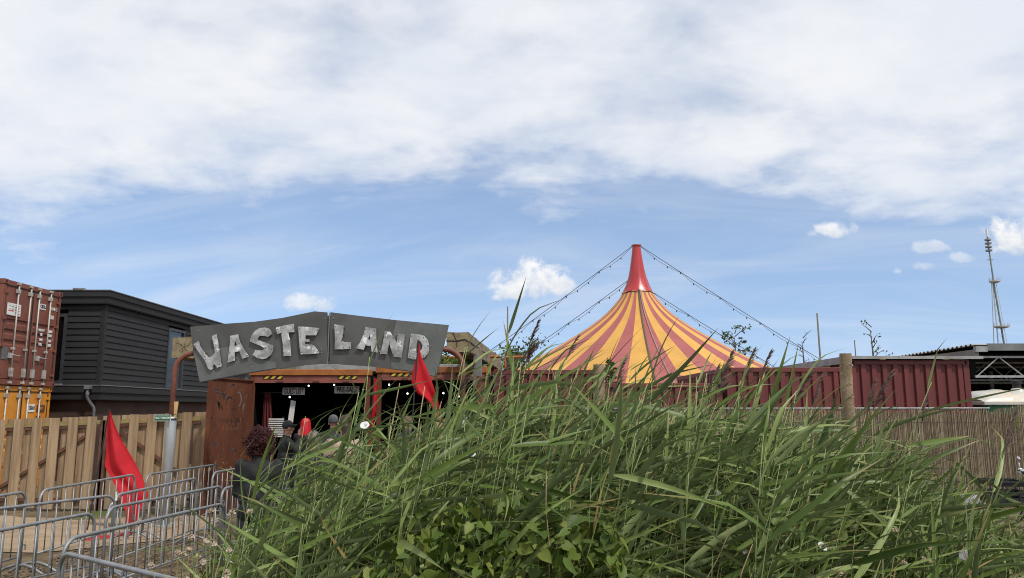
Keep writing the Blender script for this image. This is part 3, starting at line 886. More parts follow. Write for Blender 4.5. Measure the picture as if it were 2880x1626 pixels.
def sign_arch():
    t = thing('entrance_sign', 'arched grey metal sign with patched tin letters on bent rusty pipes', 'sign', (0, 13.8, 0))
    pl = prism('sign_panel', PLATE_L, -0.02, 0.02, M['plate'], t)
    prism('patch_plate', PLATE_LO, -0.027, -0.0215, M['platelight'], pl)
    pr = prism('sign_panel', PLATE_R, -0.016, 0.024, M['plate'], t)
    prism('patch_plate', PLATE_RO, -0.023, -0.0175, M['platelight'], pr)
    obj('centre_strip', MB().box(-3.303, -3.288, -0.030, -0.022, 2.80, 3.72), M['galv'], t)
    obj('back_batten', MB().box(-3.40, -3.18, 0.026, 0.05, 2.84, 3.68), M['plate'], t)
    for nm, (poly, holes) in LETTERS.items():
        l = prism('letter', poly, -0.074, -0.062, M['letter'], t, holes)
        l['label'] = 'patched tin letter ' + nm[0]
        xs = [p[0] for p in poly]; zs = [p[1] for p in poly]
        cx, cz = sum(xs) / len(xs), sum(zs) / len(zs)
        sp = MB()
        for p in poly[::max(1, len(poly) // 6)]:
            x, z = p[0] + (cx - p[0]) * 0.16, p[1] + (cz - p[1]) * 0.16
            sp.tube([(x, -0.0635, z), (x, -0.02, z)], 0.012, 6)
            sp.tube([(x, -0.079, z), (x, -0.073, z)], 0.009, 6)
        obj('spacer_bolt', sp, M['browniron'], l)
    bolts = [(-3.37, 3.62), (-3.22, 3.62), (-3.42, 3.06), (-3.42, 3.0), (-2.38, 3.11), (-2.38, 3.02), (-1.47, 3.13), (-1.46, 3.04), (-4.65, 2.75), (-1.30, 3.40), (-1.45, 2.72), (-5.65, 3.4)]
    for x, z in bolts:
        obj('bolt', MB().ball((x, -0.026, z), (0.011, 0.006, 0.011), 8, 5), M['galv'], t)
    for s, px, xe, ze in ((-1, -6.06, -5.55, 3.02), (1, -0.88, -1.40, 3.09)):
        top = ze
        pts = [(px, 0.06, 1.2), (px, 0.06, top - 0.36)]
        rr = 0.34
        for k in range(1, 9):
            a = PI / 2 * k / 8
            pts.append((px + -s * rr * (1 - math.cos(a)), 0.06, top - 0.36 + rr * math.sin(a)))
        pts.append((xe, 0.06, top - 0.01))
        obj('bent_pipe', MB().tube(pts, 0.047, 14), M['rustpole'], t, smooth=True)
        gp = obj('ground_sleeve', MB().lathe([(0.088, 0.0), (0.088, 1.84), (0.080, 1.87), (0.05, 1.87)], 18, (px, 0.06, 0.0)), M['galvpost'], t, smooth=False)
        for p in gp.data.polygons: p.use_smooth = len(p.vertices) == 4
        obj('base_plate', MB().box(px - 0.14, px + 0.14, -0.08, 0.20, 0.0, 0.018), M['galvpost'], gp)
    return t


sign_arch()
t = thing('exit_sign', 'small green sign with white lettering strapped to the galvanised post', 'sign', (-6.16, 13.72, 1.85), R(-4))
obj('sign_board', MB().box(-0.155, 0.155, 0, 0.006, -0.055, 0.055), M['white'], t)
obj('green_field', MB().box(-0.146, 0.146, -0.003, -0.0005, -0.046, 0.046), M['green'], t)
text('lettering', 'DIRECT VERLATEN', 0.052, M['white'], t, (0, -0.005, -0.002), sx=0.62, ext=0.001, bold=0.0015)
obj('strap', MB().tube([(0.12, 0.0, 0.045), (0.17, 0.02, 0.06), (0.22, 0.06, 0.055)], 0.006, 6), M['black'], t)
obj('strap_band', MB().lathe([(0.091, -0.008), (0.091, 0.008)], 16, (0.105, 0.14, -0.02)), M['black'], t)
lo = obj('timber_lath', MB().add([(-0.018, -0.012, 0), (0.018, -0.012, 0), (0.044, -0.012, 0.29), (-0.034, -0.012, 0.29), (-0.018, 0.012, 0), (0.018, 0.012, 0), (0.044, 0.012, 0.29), (-0.034, 0.012, 0.29)],
         [(0, 1, 2, 3), (4, 7, 6, 5), (0, 4, 5, 1), (3, 2, 6, 7), (0, 3, 7, 4), (1, 5, 6, 2)]), M['lath'], loc=(-5.985, 13.83, 1.845))
tag(lo, 'pale timber wedge stuck in the top of the galvanised post', 'wedge')


# ------------------------------------------------------------------ entrance: two open containers, timbers, rusty panel
def open_box(label, x0, x1, z1, ysh):
    t = thing('open_container', label, 'container', ((x0 + x1) / 2, 17.0 + ysh, 0), 0, 'open containers forming the entrance')
    h = (x1 - x0) / 2
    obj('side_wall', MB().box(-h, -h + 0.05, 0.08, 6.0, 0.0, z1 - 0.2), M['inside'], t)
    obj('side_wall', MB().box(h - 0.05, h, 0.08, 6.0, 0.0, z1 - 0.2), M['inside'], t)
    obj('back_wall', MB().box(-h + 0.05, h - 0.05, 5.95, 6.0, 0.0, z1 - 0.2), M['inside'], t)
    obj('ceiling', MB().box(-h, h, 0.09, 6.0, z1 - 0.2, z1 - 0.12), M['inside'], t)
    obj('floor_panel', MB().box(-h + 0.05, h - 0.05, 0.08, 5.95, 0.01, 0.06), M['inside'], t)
    obj('top_rail', MB().box(-h - 0.03, h + 0.03, -0.03, 0.12, z1 - 0.135, z1), M['orange'], t, bevel=0.01)
    hd = obj('door_header', MB().box(-h + 0.10, h - 0.10, 0.0, 0.075, z1 - 0.30, z1 - 0.138), M['rose'], t, bevel=0.006)
    for s in (-1, 1):
        xa = -h + 0.28 if s < 0 else h - 0.72
        bd = obj('hazard_strip', MB().box(xa, xa + 0.44, -0.008, -0.001, z1 - 0.215, z1 - 0.142), M['hblk'], hd)
        for k in range(3):
            xx = xa + 0.02 + k * 0.145
            obj('yellow_bar', MB().add([(xx, -0.012, z1 - 0.212), (xx + 0.07, -0.012, z1 - 0.212), (xx + 0.135, -0.012, z1 - 0.145), (xx + 0.065, -0.012, z1 - 0.145),
                                        (xx, -0.009, z1 - 0.212), (xx + 0.07, -0.009, z1 - 0.212), (xx + 0.135, -0.009, z1 - 0.145), (xx + 0.065, -0.009, z1 - 0.145)],
                                       [(0, 1, 2, 3), (4, 7, 6, 5), (0, 4, 5, 1), (3, 2, 6, 7), (0, 3, 7, 4), (1, 5, 6, 2)]), M['hyel'], hd)
        xp = -h + 0.05 if s < 0 else h - 0.05
        obj('corner_post', MB().box(xp - 0.05, xp + 0.05, -0.005, 0.079, 0.0, z1 - 0.14), M['rust'], t, bevel=0.008)
    for k in (-0.5, 0.1, 0.6):
        obj('cam_keeper', MB().box(k * h - 0.07, k * h + 0.07, -0.02, -0.001, z1 - 0.285, z1 - 0.25), M['browniron'], hd)
    return t


open_box('left open container of the entrance with the GUESTLIST board inside', -5.76, -3.12, 2.87, 0.0)
open_box('right open container of the entrance behind the red flags', -2.98, -0.52, 2.93, 0.05)


def hang_sign(body, x, z, w, h, label):
    t = thing('hanging_sign', label, 'sign', (x, 17.35, z), 0, 'boards hanging inside the entrance')
    obj('board', MB().box(-w / 2, w / 2, 0, 0.012, -h / 2, h / 2), M['white'], t)
    text('lettering', body, h * 1.05, M['hblk'], t, (0, -0.004, -0.005), sx=(w * 0.98) / (h * 1.05 * 0.60 * len(body)), ext=0.0015, bold=0.0035)
    for s in (-1, 1):
        obj('hanger', MB().tube([(s * w * 0.4, 0.006, h / 2), (s * w * 0.4, 0.006, 2.69 - z)], 0.003, 5), M['cable'], t)
    return t


hang_sign('GUESTLIST', -4.89, 2.40, 0.50, 0.158, 'grey GUESTLIST board hanging in the dark entrance')
hang_sign('PRE-SALE', -3.70, 2.43, 0.56, 0.158, 'grey PRE-SALE board hanging in the dark entrance')
for (x, z, y, lab) in ((-5.16, 2.28, 18, 'lit bulb just under the GUESTLIST board'), (-4.73, 2.54, 18, 'lit bulb right of the GUESTLIST board'),
                       (-4.14, 2.56, 18, 'lit bulb at the left end of the PRE-SALE board'), (-3.46, 2.45, 18, 'lit bulb at the right end of the PRE-SALE board'),
                       (-2.78, 2.55, 17.5, 'brightest lit bulb left of the tall red flag'), (-2.36, 2.35, 17.5, 'lower lit bulb left of the tall red flag'),
                       (-1.55, 2.36, 17.5, 'lit bulb right of the tall red flag, left of a close pair'), (-1.40, 2.35, 17.5, 'lit bulb right of the tall red flag, right of a close pair'),
                       (-1.2, 2.29, 17.5, 'lit bulb nearest the right rusty post')):
    t = thing('light_bulb', lab, 'bulb', (x, y, z), 0, 'lit bulbs in the entrance')
    obj('glass_globe', MB().ball((0, 0, 0), 0.021, 10, 8), M['bulb'], t, smooth=True)
    obj('socket', MB().lathe([(0.014, 0.022), (0.016, 0.06), (0.004, 0.065)], 8), M['black'], t)
    obj('cord', MB().tube([(0, 0, 0.06), (0, 0, 2.68 - z)], 0.003, 5), M['black'], t)


def rust_panel(label, loc, rz, w, h, art):
    t = thing('steel_gate', label, 'gate', loc, rz)
    holes = []
    rd = random.Random(4)
    if art:
        cells = {'T': [(0, 1), (1, 1), (1, .8), (.62, .8), (.62, 0), (.38, 0), (.38, .8), (0, .8)],
                 'H': [(0, 1), (.28, 1), (.28, .6), (.72, .6), (.72, 1), (1, 1), (1, 0), (.72, 0), (.72, .4), (.28, .4), (.28, 0), (0, 0)],
                 'U': [(0, 1), (.28, 1), (.28, .2), (.72, .2), (.72, 1), (1, 1), (1, .1), (.85, 0), (.15, 0), (0, .1)],
                 'I': [(.36, 1), (.64, 1), (.64, 0), (.36, 0)],
                 'S': [(1, 1), (.1, 1), (0, .9), (0, .5), (.1, .42), (.72, .42), (.72, .2), (0, .2), (0, 0), (.9, 0), (1, .1), (1, .52), (.9, .6), (.28, .6), (.28, .8), (1, .8)],
                 'K': [(0, 1), (.28, 1), (.28, .62), (.7, 1), (1, 1), (.55, .5), (1, 0), (.7, 0), (.28, .4), (.28, 0), (0, 0)],
                 'O': [(.45, 1), (.15, 1), (0, .85), (0, .15), (.15, 0), (.45, 0), (.45, .2), (.28, .2), (.28, .8), (.45, .8)],
                 'M': [(0, 1), (.25, 1), (.5, .5), (.75, 1), (1, 1), (1, 0), (.78, 0), (.78, .6), (.5, .15), (.22, .6), (.22, 0), (0, 0)],
                 'E': [(0, 1), (1, 1), (1, .8), (.28, .8), (.28, .6), (.9, .6), (.9, .4), (.28, .4), (.28, .2), (1, .2), (1, 0), (0, 0)],
                 'N': [(0, 1), (.25, 1), (.75, .4), (.75, 1), (1, 1), (1, 0), (.75, 0), (.25, .6), (.25, 0), (0, 0)]}
        word = 'THUISKOMEN'
        cw, chh = 0.082, 0.235
        x = 0.62 * w + 0.26
        for ch in word:
            holes.append([(x - px * 0.066, 1.58 + pz * chh) for px, pz in cells[ch]])
            x -= cw
        # scattered crescents, drops and curls cut through the sheet
        spots = []
        tries = 0
        small = 0
        while len(spots) < 120 and tries < 14000:
            tries += 1
            cx, cz = rd.uniform(0.12, w - 0.12), rd.uniform(0.25, h - 0.16)
            if 1.42 < cz < 1.98 and 0.25 * w < cx < 0.9 * w:
                continue
            s = rd.uniform(0.07, 0.165) if len(spots) < 44 else rd.uniform(0.028, 0.06)
            if any((cx - a) ** 2 + (cz - b) ** 2 < (s + c) ** 2 * 1.05 for a, b, c in spots):
                continue
            spots.append((cx, cz, s))
            a0 = rd.uniform(0, 2 * PI); span = rd.uniform(1.3, 3.9); th = rd.uniform(0.4, 0.7)
            n = 8
            out = [(cx + s * math.cos(a0 + span * k / n), cz + s * math.sin(a0 + span * k / n)) for k in range(n + 1)]
            inn = [(cx + s * (1 - th * math.sin(PI * k / n) * 1.0 - 0.02) * math.cos(a0 + span * k / n), cz + s * (1 - th * math.sin(PI * k / n) - 0.02) * math.sin(a0 + span * k / n)) for k in range(n - 1, 0, -1)]
            holes.append(out + inn)
    prism('steel_sheet', [(0, 0.02), (w, 0.02), (w, h), (0, h)], -0.004, 0.004, M['rust'], t, holes)
    fr = MB()
    fr.box(-0.05, 0.0, -0.035, 0.035, 0, h + 0.03).box(w, w + 0.05, -0.035, 0.035, 0, h + 0.03).box(0.0, w, -0.035, 0.035, h, h + 0.03).box(0, w, -0.035, 0.035, 0.0, 0.05)
    obj('steel_frame', fr, M['rust'], t)
    return t


ang = math.atan2(16.9 - 15.05, -5.66 + 5.86)
rust_panel('rusty steel panel cut with curls and mirrored letters left of the dark entrance', (-5.86, 15.05, 0), ang, 1.80, 2.60, True)
rust_panel('dark rusty steel door standing open right of the entrance', (-0.66, 15.3, 0), R(86), 1.55, 2.62, False)

# big weathered timbers on concrete pillars
def timber(label, x0, y0, x1, y1, zb, w, h, pil):
    L = math.hypot(x1 - x0, y1 - y0)
    t = thing('timber_beam', label, 'beam', (x0, y0, zb), math.atan2(-(x1 - x0), y1 - y0), 'heavy timbers over the entrance')
    n = 14
    rd = random.Random(int(abs(x0) * 100))
    ring = [(-.5, 0.04), (-.46, 0), (0.1, 0.03), (.46, 0), (.5, 0.05), (.52, .5), (.5, .93), (.44, 1.0), (0, .985), (-.44, 1.0), (-.5, .95), (-.49, .5)]
    vs, fs = [], []
    k = len(ring)
    for i in range(n + 1):
        sag = 0.05 * math.sin(i * 1.3) * (i / n)
        for (a, b) in ring:
            vs.append((a * w + rd.uniform(-.012, .012), L * i / n, b * h + sag * 0.4 + rd.uniform(-.012, .012)))
    for i in range(n):
        for j in range(k):
            a, b = i * k + j, i * k + (j + 1) % k
            fs.append((a, b, b + k, a + k))
    fs.append(tuple(range(n * k, n * k + k)))
    obj('beam_body', MB().add(vs, fs), M['timber'], t)
    obj('end_face', MB().add([(p[0], p[1] - 0.002, p[2]) for p in vs[:k]], [tuple(range(k - 1, -1, -1))]), M['endgrain'], t)
    cr = MB()
    if pil:
        cr.bar((-.5 * w, -0.004, h * .56), (-.05 * w, -0.004, h * .54), 0.006, 0.022).bar((-.05 * w, -0.004, h * .54), (.3 * w, -0.004, h * .62), 0.006, 0.028).bar((.3 * w, -0.004, h * .62), (.5 * w, -0.004, h * .48), 0.006, 0.02)
        cr.bar((-.22 * w, -0.004, h * .96), (-.05 * w, -0.004, h * .55), 0.006, 0.015).bar((-.05 * w, -0.004, h * .53), (-.04 * w, -0.004, h * .25), 0.006, 0.014)
        for q in range(4):
            cr.bar((w * .515, 0.05 + q * 0.75, h * (.50 - .04 * (q % 2))), (w * .515, 0.8 + q * 0.75, h * (.46 + .05 * (q % 2))), 0.02, 0.02)
    else:
        for a, l0, l1 in ((0.3, 0.02, 0.36), (1.35, 0.0, 0.22), (2.3, 0.05, 0.44), (3.5, 0.0, 0.30), (4.2, 0.10, 0.40), (5.1, 0.0, 0.26)):
            p = [(w * .04 + math.cos(a + u * .35) * w * (l0 + (l1 - l0) * u), -0.004, h * (.52 + math.sin(a + u * .35) * (l0 + (l1 - l0) * u))) for u in (0, .5, 1)]
            cr.bar(p[0], p[1], 0.005, 0.006).bar(p[1], p[2], 0.005, 0.003)
    obj('drying_crack', cr, M['crack'], t)
    return t


timber('weathered square timber end poking out left of the arched sign', -6.42, 15.0, -6.1, 21.0, 2.98, 0.46, 0.42, False)
timber('long cracked timber beam right of the arched sign', -1.06, 15.0, -0.55, 22.6, 3.10, 0.46, 0.40, True)
for x, y, zt, lab in ((-0.72, 16.1, 3.10, 'grey concrete pillar under the cracked timber beam'), (-6.26, 18.0, 2.98, 'concrete pillar under the left timber, hidden behind the rusty steel gate'),
                      (-0.62, 21.6, 3.10, 'rear concrete pillar under the cracked timber beam'), (-6.13, 20.5, 2.98, 'rear concrete pillar under the left timber')):
    p = obj('concrete_pillar', MB().box(-0.09, 0.09, -0.12, 0.12, 0, zt), M['pillar'], loc=(x, y, 0), bevel=0.015)
    tag(p, lab, 'pillar', 'concrete pillars of the entrance')
# rusty pipe rail beyond the beam
tag(obj('rusty_rail', MB().tube([(-0.25, 22.8, 3.52), (0.55, 22.8, 3.54)], 0.04, 10).tube([(-0.2, 22.8, 0.0), (-0.2, 22.8, 3.5)], 0.03, 8).tube([(0.5, 22.8, 0.0), (0.5, 22.8, 3.5)], 0.03, 8), M['orange']),
    'orange rusty rail beyond the end of the cracked beam', 'rail')
tag(obj('rusty_rail', MB().tube([(-1.75, 19.2, 3.28), (-0.3, 19.2, 3.30)], 0.035, 10).tube([(-1.7, 19.2, 2.8), (-1.7, 19.2, 3.26)], 0.03, 8).tube([(-0.55, 19.2, 2.8), (-0.55, 19.2, 3.26)], 0.03, 8), M['orange']),
    'short orange rail on the entrance roof beside the sign', 'rail')


# ------------------------------------------------------------------ maroon container walls at right, reed screen
def maroon_box(label, x0, x1, ztop, y0=19.3, depth=6.0):
    t = thing('maroon_container', label, 'container', ((x0 + x1) / 2, y0, ztop - 2.59), 0, 'maroon containers behind the reed screen')
    h = (x1 - x0) / 2; H = 2.59; m = M['maroon']

    def wall(a, b, ax, nm, sgn):
        ln = b - a
        n = max(3, round(ln / 0.278)); q = ln / n; pts = []
        for i in range(n):
            for f, d in ((0.0, 0.052), (0.42, 0.052), (0.50, 0.0), (0.93, 0.0)):
                pts.append((a + (i + f) * q, d))
        pts.append((b, 0.052))
        k = len(pts)
        vs = []
        for z in (0.14, H - 0.10):
            for s, d in pts:
                vs.append((s, 0.012 + d, z) if ax == 'y' else (sgn * (h - 0.012 - d), s, z))
        return obj(nm, MB().add(vs, [(i, i + 1, k + i + 1, k + i) for i in range(k - 1)]), m, t)
    wall(-h + 0.15, h - 0.15, 'y', 'front_wall', 1)
    wall(0.15, depth - 0.15, 'x', 'side_wall', -1)
    wall(0.15, depth - 0.15, 'x', 'side_wall', 1)
    obj('back_wall', MB().box(-h + .1, h - .1, depth - 0.06, depth - 0.02, 0.1, H - 0.1), m, t)
    obj('roof_panel', MB().box(-h + .03, h - .03, 0.03, depth - 0.03, H - 0.07, H - 0.02), m, t)
    obj('top_rail', MB().box(-h + 0.16, h - 0.16, 0.0, 0.07, H - 0.115, H - 0.006), m, t, bevel=0.006)
    obj('bottom_rail', MB().box(-h + 0.16, h - 0.16, 0.0, 0.07, 0.0, 0.15), m, t)
    for s in (-1, 1):
        obj('side_rail', MB().box(s * (h - 0.035) - 0.03, s * (h - 0.035) + 0.03, 0.16, depth - 0.1, H - 0.115, H - 0.006), m, t)
        obj('corner_post', MB().box(s * (h - 0.075) - 0.075, s * (h - 0.075) + 0.075, 0.002, 0.14, 0.12, H - 0.12), m, t, bevel=0.01)
        for z in (0.06, H - 0.06):
            c = obj('corner_casting', MB().box(s * (h - 0.085) - 0.09, s * (h - 0.085) + 0.09, -0.008, 0.16, z - 0.061, z + 0.061), m, t, bevel=0.01)
            obj('casting_hole', MB().ball((s * (h - 0.085), -0.0085, z), (0.033, 0.006, 0.045), 10, 6), M['casthole'], c)
        if ztop > 2.62:
            obj('foot', MB().box(s * (h - 0.2) - 0.15, s * (h - 0.2) + 0.15, 0.1, 0.5, -(ztop - 2.59), 0.0).box(s * (h - 0.2) - 0.15, s * (h - 0.2) + 0.15, depth - 0.5, depth - 0.1, -(ztop - 2.59), 0.0), M['concrete'], t)
    return t


maroon_box('maroon container at the far right, beside the open shed', 8.46, 11.45, 3.22)
maroon_box('maroon container left of the tall birch post, its left side in view', 5.36, 8.33, 3.04)
maroon_box('lowest maroon container, right in front of the tent', 2.30, 5.24, 2.65)
maroon_box('maroon container left of the short post, in front of the tent edge', -0.45, 2.16, 2.98)


def reed_screen():
    """woven screen of upright dry reeds: a dark backing and thousands of thin canes"""
    t = thing('reed_screen', 'long woven screen of dry tan reed canes in front of the maroon containers', 'fence', (6.5, 18.0, 0))
    x = -6.2
    xs = []
    while x < 7.2:
        x += random.uniform(0.007, 0.013)
        xs.append(x)
    n = len(xs)
    xs = np.array(xs)
    zt = 1.985 + 0.11 * np.clip((xs - 4.6) / 0.8, 0, 1) + rng.uniform(-0.035, 0.03, n) + 0.015 * np.sin(xs * 5)
    r = rng.uniform(0.0035, 0.006, n)
    ln = rng.normal(0, 0.012, n)
    yo = rng.uniform(-0.012, 0.012, n)
    V = np.zeros((n, 6, 3)); F = []
    for k, (ca, sa) in enumerate(((1, 0), (-.5, .87), (-.5, -.87))):
        V[:, k] = np.stack([xs + r * ca, yo + r * sa, np.full(n, 0.02)], 1)
        V[:, k + 3] = np.stack([xs + ln + r * ca, yo + r * sa, zt], 1)
    base = np.arange(n) * 6
    fl = []
    for a, b, c, d in ((0, 1, 4, 3), (1, 2, 5, 4), (2, 0, 3, 5)):
        fl.append(np.stack([base + a, base + b, base + c, base + d], 1))
    fl = np.concatenate(fl)
    me = bpy.data.meshes.new('reed_canes')
    me.from_pydata(V.reshape(-1, 3).tolist(), [], fl.tolist())
    at = me.attributes.new('tint', 'FLOAT', 'POINT')
    at.data.foreach_set('value', np.repeat(rng.uniform(0, 1, n), 6).astype(np.float32))
    o = obj('reed_canes', me, cane_mat(), t)
    tag(o, kind='stuff')
    obj('backing_mat', MB().box(-6.2, 7.2, 0.03, 0.04, 0.0, 1.90), M['reedfence'], t)
    for z in (0.35, 1.0, 1.7):
        obj('binding_wire', MB().tube([(-6.2, -0.018, z), (0, -0.018, z + 0.01), (7.2, -0.018, z)], 0.003, 5), M['cable'], t)
    obj('top_rail', MB().tube([(-6.2, 0.07, 2.01), (4.6, 0.07, 2.02)], 0.025, 8), M['greyedge'], t)
    for xx in np.arange(-6.1, 7.3, 1.9):
        obj('post', MB().tube([(xx, 0.08, 0.0), (xx, 0.08, 1.98)], 0.03, 8), M['greyedge'], t)


def cane_mat():
    m = bpy.data.materials.new('reed_cane')
    m.use_nodes = True
    N = NT(m.node_tree)
    f = N.node('ShaderNodeAttribute', attribute_name='tint').outputs['Fac']
    v = N.node('ShaderNodeNewGeometry').outputs['Position']
    g = N.noise(N.vm('MULTIPLY', v, (1.0, 1.0, 0.5)), 3.0, 5.0, 0.6)
    c = N.mix(N.sstep(f, 0.0, 0.7), (0.165, 0.125, 0.082), (0.350, 0.285, 0.200))
    c = N.mix(N.sstep(f, 0.8, 1.0), c, (0.42, 0.38, 0.30))
    val = N.m('ADD', 0.6, N.m('MULTIPLY', g, 0.8))
    c = N.mix(1.0, c, N.comb(val, val, val), 'MULTIPLY')
    b = N.node('ShaderNodeBsdfPrincipled')
    N.put(b.inputs['Base Color'], c)
    b.inputs['Roughness'].default_value = 0.8
    b.inputs['Specular IOR Level'].default_value = 0.2
    out = N.node('ShaderNodeOutputMaterial')
    m.node_tree.links.new(b.outputs[0], out.inputs[0])
    return m


reed_screen()


def log_post(label, x, y, zt, r, seed):
    t = thing('log_post', label, 'post', (x, y, 0), 0, 'log posts in front of the reed screen')
    rd = random.Random(seed)
    n, k = 22, 18
    vs, fs = [], []
    for i in range(n + 1):
        z = zt * i / n
        for j in range(k):
            a = 2 * PI * j / k
            rr = r * (1.08 - 0.12 * i / n) * (1 + rd.uniform(-.035, .035))
            vs.append((rr * math.cos(a) + 0.015 * math.sin(z * 2.1), rr * math.sin(a), z + (rd.uniform(-.01, .01) if i == n else 0)))
    for i in range(n):
        for j in range(k):
            a, b = i * k + j, i * k + (j + 1) % k
            fs.append((a, b, b + k, a + k))
    obj('trunk', MB().add(vs, fs), M['bark'], t, smooth=True)
    obj('sawn_top', MB().add([(p[0], p[1], p[2] + 0.001) for p in vs[-k:]], [tuple(range(k))]), M['endgrain'], t)
    for q in range(46):
        a = rd.uniform(-PI * 0.98, -0.02); z = zt * rd.uniform(0.42, 0.95)
        rr = r * 1.02
        w, hh = rd.uniform(.018, .05), rd.uniform(.008, .022)
        c = Vector((rr * math.cos(a) + 0.015 * math.sin(z * 2.1), rr * math.sin(a), z))
        s = Vector((-math.sin(a), math.cos(a), 0)); nrm = Vector((math.cos(a), math.sin(a), 0))
        out = rd.uniform(0.008, 0.024)
        mb = MB().add([c - s * w, c + s * w, c + s * w * .7 + nrm * out + Vector((0, 0, hh)), c - s * w * .6 + nrm * out * .7 + Vector((0, 0, hh * 1.3)), c - s * w + Vector((0, 0, hh * .4)) - nrm * .01],
                      [(0, 1, 2, 3), (3, 2, 1, 0), (0, 3, 4)])
        obj('peeling_bark', mb, M['birchskin'], t)
    return t


log_post('tall peeling birch log post between two maroon containers', 6.07, 14.0, 3.0, 0.108, 3)
log_post('shorter birch log post left of the little conifer', 1.70, 15.0, 2.86, 0.115, 8)

# ------------------------------------------------------------------ flat canopy, open shed, trailer at far right
t = thing('flat_canopy', 'thin flat canopy roof with pale timber edge resting on the right maroon container', 'canopy', (10.2, 19.2, 3.24))
obj('roof_sheet', MB().box(-1.80, 1.55, 0.0, 5.6, 0.035, 0.075), M['roofgrey'], t)
obj('edge_board', MB().box(-1.83, -1.80, 0.0, 5.6, -0.10, 0.08), M['concrete'], t)
obj('front_edge', MB().box(-1.80, 1.55, -0.02, -0.001, 0.0, 0.07), M['concrete'], t)
for x in (-0.95, 0.62):
    obj('timber_block', MB().box(x - 0.07, x + 0.07, -0.015, 0.3, -0.012, 0.034), M['lath'], t)
obj('chipboard_panel', MB().box(-1.79, -1.76, 1.2, 5.0, -0.45, -0.10), M['osb'], t)
for y in (1.3, 4.9):
    obj('leg', MB().box(-1.755, -1.68, y - 0.04, y + 0.04, -3.24, 0.034), M['lath'], t)


def shed():
    t = thing('open_shed', 'open steel shed with corrugated roof and trusses at the right edge', 'shed', (14.4, 24.0, 0))
    # corrugated roof, ridges run along x so the verge shows as teeth
    pts = []
    y = -0.15
    i = 0
    while y < 9.5:
        pts += [(y, 0.0), (y + 0.10, 0.0), (y + 0.14, 0.05), (y + 0.20, 0.05)]
        y += 0.25
    k = len(pts)
    zz = lambda yy: 3.97 - 0.012 * yy
    vs = [(x, p, zz(p) + d) for x in (-0.05, 14.0) for p, d in pts]
    vs += [(x, p, zz(p) + d - 0.02) for x in (-0.05, 14.0) for p, d in pts]
    fs = [(a, a + 1, k + a + 1, k + a) for a in range(k - 1)] + [(2 * k + a, 3 * k + a, 3 * k + a + 1, 2 * k + a + 1) for a in range(k - 1)]
    fs += [(a, 2 * k + a, 2 * k + a + 1, a + 1) for a in range(k - 1)]
    obj('roof_sheet', MB().add(vs, fs), M['roofgrey'], t)
    obj('front_fascia', MB().box(0.35, 14.0, -0.18, -0.152, 3.80, 4.02), M['roofgrey'], t)
    obj('verge_beam', MB().box(0.0, 0.12, -0.1, 9.0, 3.60, 3.84), M['roofgrey'], t)
    obj('bracket_beam', MB().box(-0.02, 0.34, -0.20, -0.06, 3.76, 3.93), M['truss'], t)
    for y in (0.0, 3.0, 6.0):
        mb = MB()
        mb.box(0.0, 14.0, y - 0.03, y + 0.03, 3.58, 3.64).box(0.0, 14.0, y - 0.03, y + 0.03, 2.97, 3.04)
        tr = obj('truss_chord', mb, M['truss'], t)
        for i in range(9):
            x = 0.05 + i * 1.45
            obj('truss_web', MB().tube([(x, y, 3.01), (x + 0.72, y, 3.60)], 0.02, 6), M['truss'], tr)
            obj('truss_web', MB().tube([(x + 0.74, y, 3.60), (x + 1.45, y, 3.01)], 0.02, 6), M['truss'], tr)
    for y in (3.0, 8.9):
        for x in (0.9, 6.0, 13.9):
            obj('post', MB().box(x - 0.06, x + 0.06, y - 0.06, y + 0.06, 0.0, 3.6), M['truss'], t)
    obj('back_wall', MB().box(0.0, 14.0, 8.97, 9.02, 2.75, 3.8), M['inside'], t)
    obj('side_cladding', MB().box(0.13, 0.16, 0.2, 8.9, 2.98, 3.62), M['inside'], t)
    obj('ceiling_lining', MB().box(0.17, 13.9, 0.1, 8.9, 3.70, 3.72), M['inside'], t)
    return t


shed()


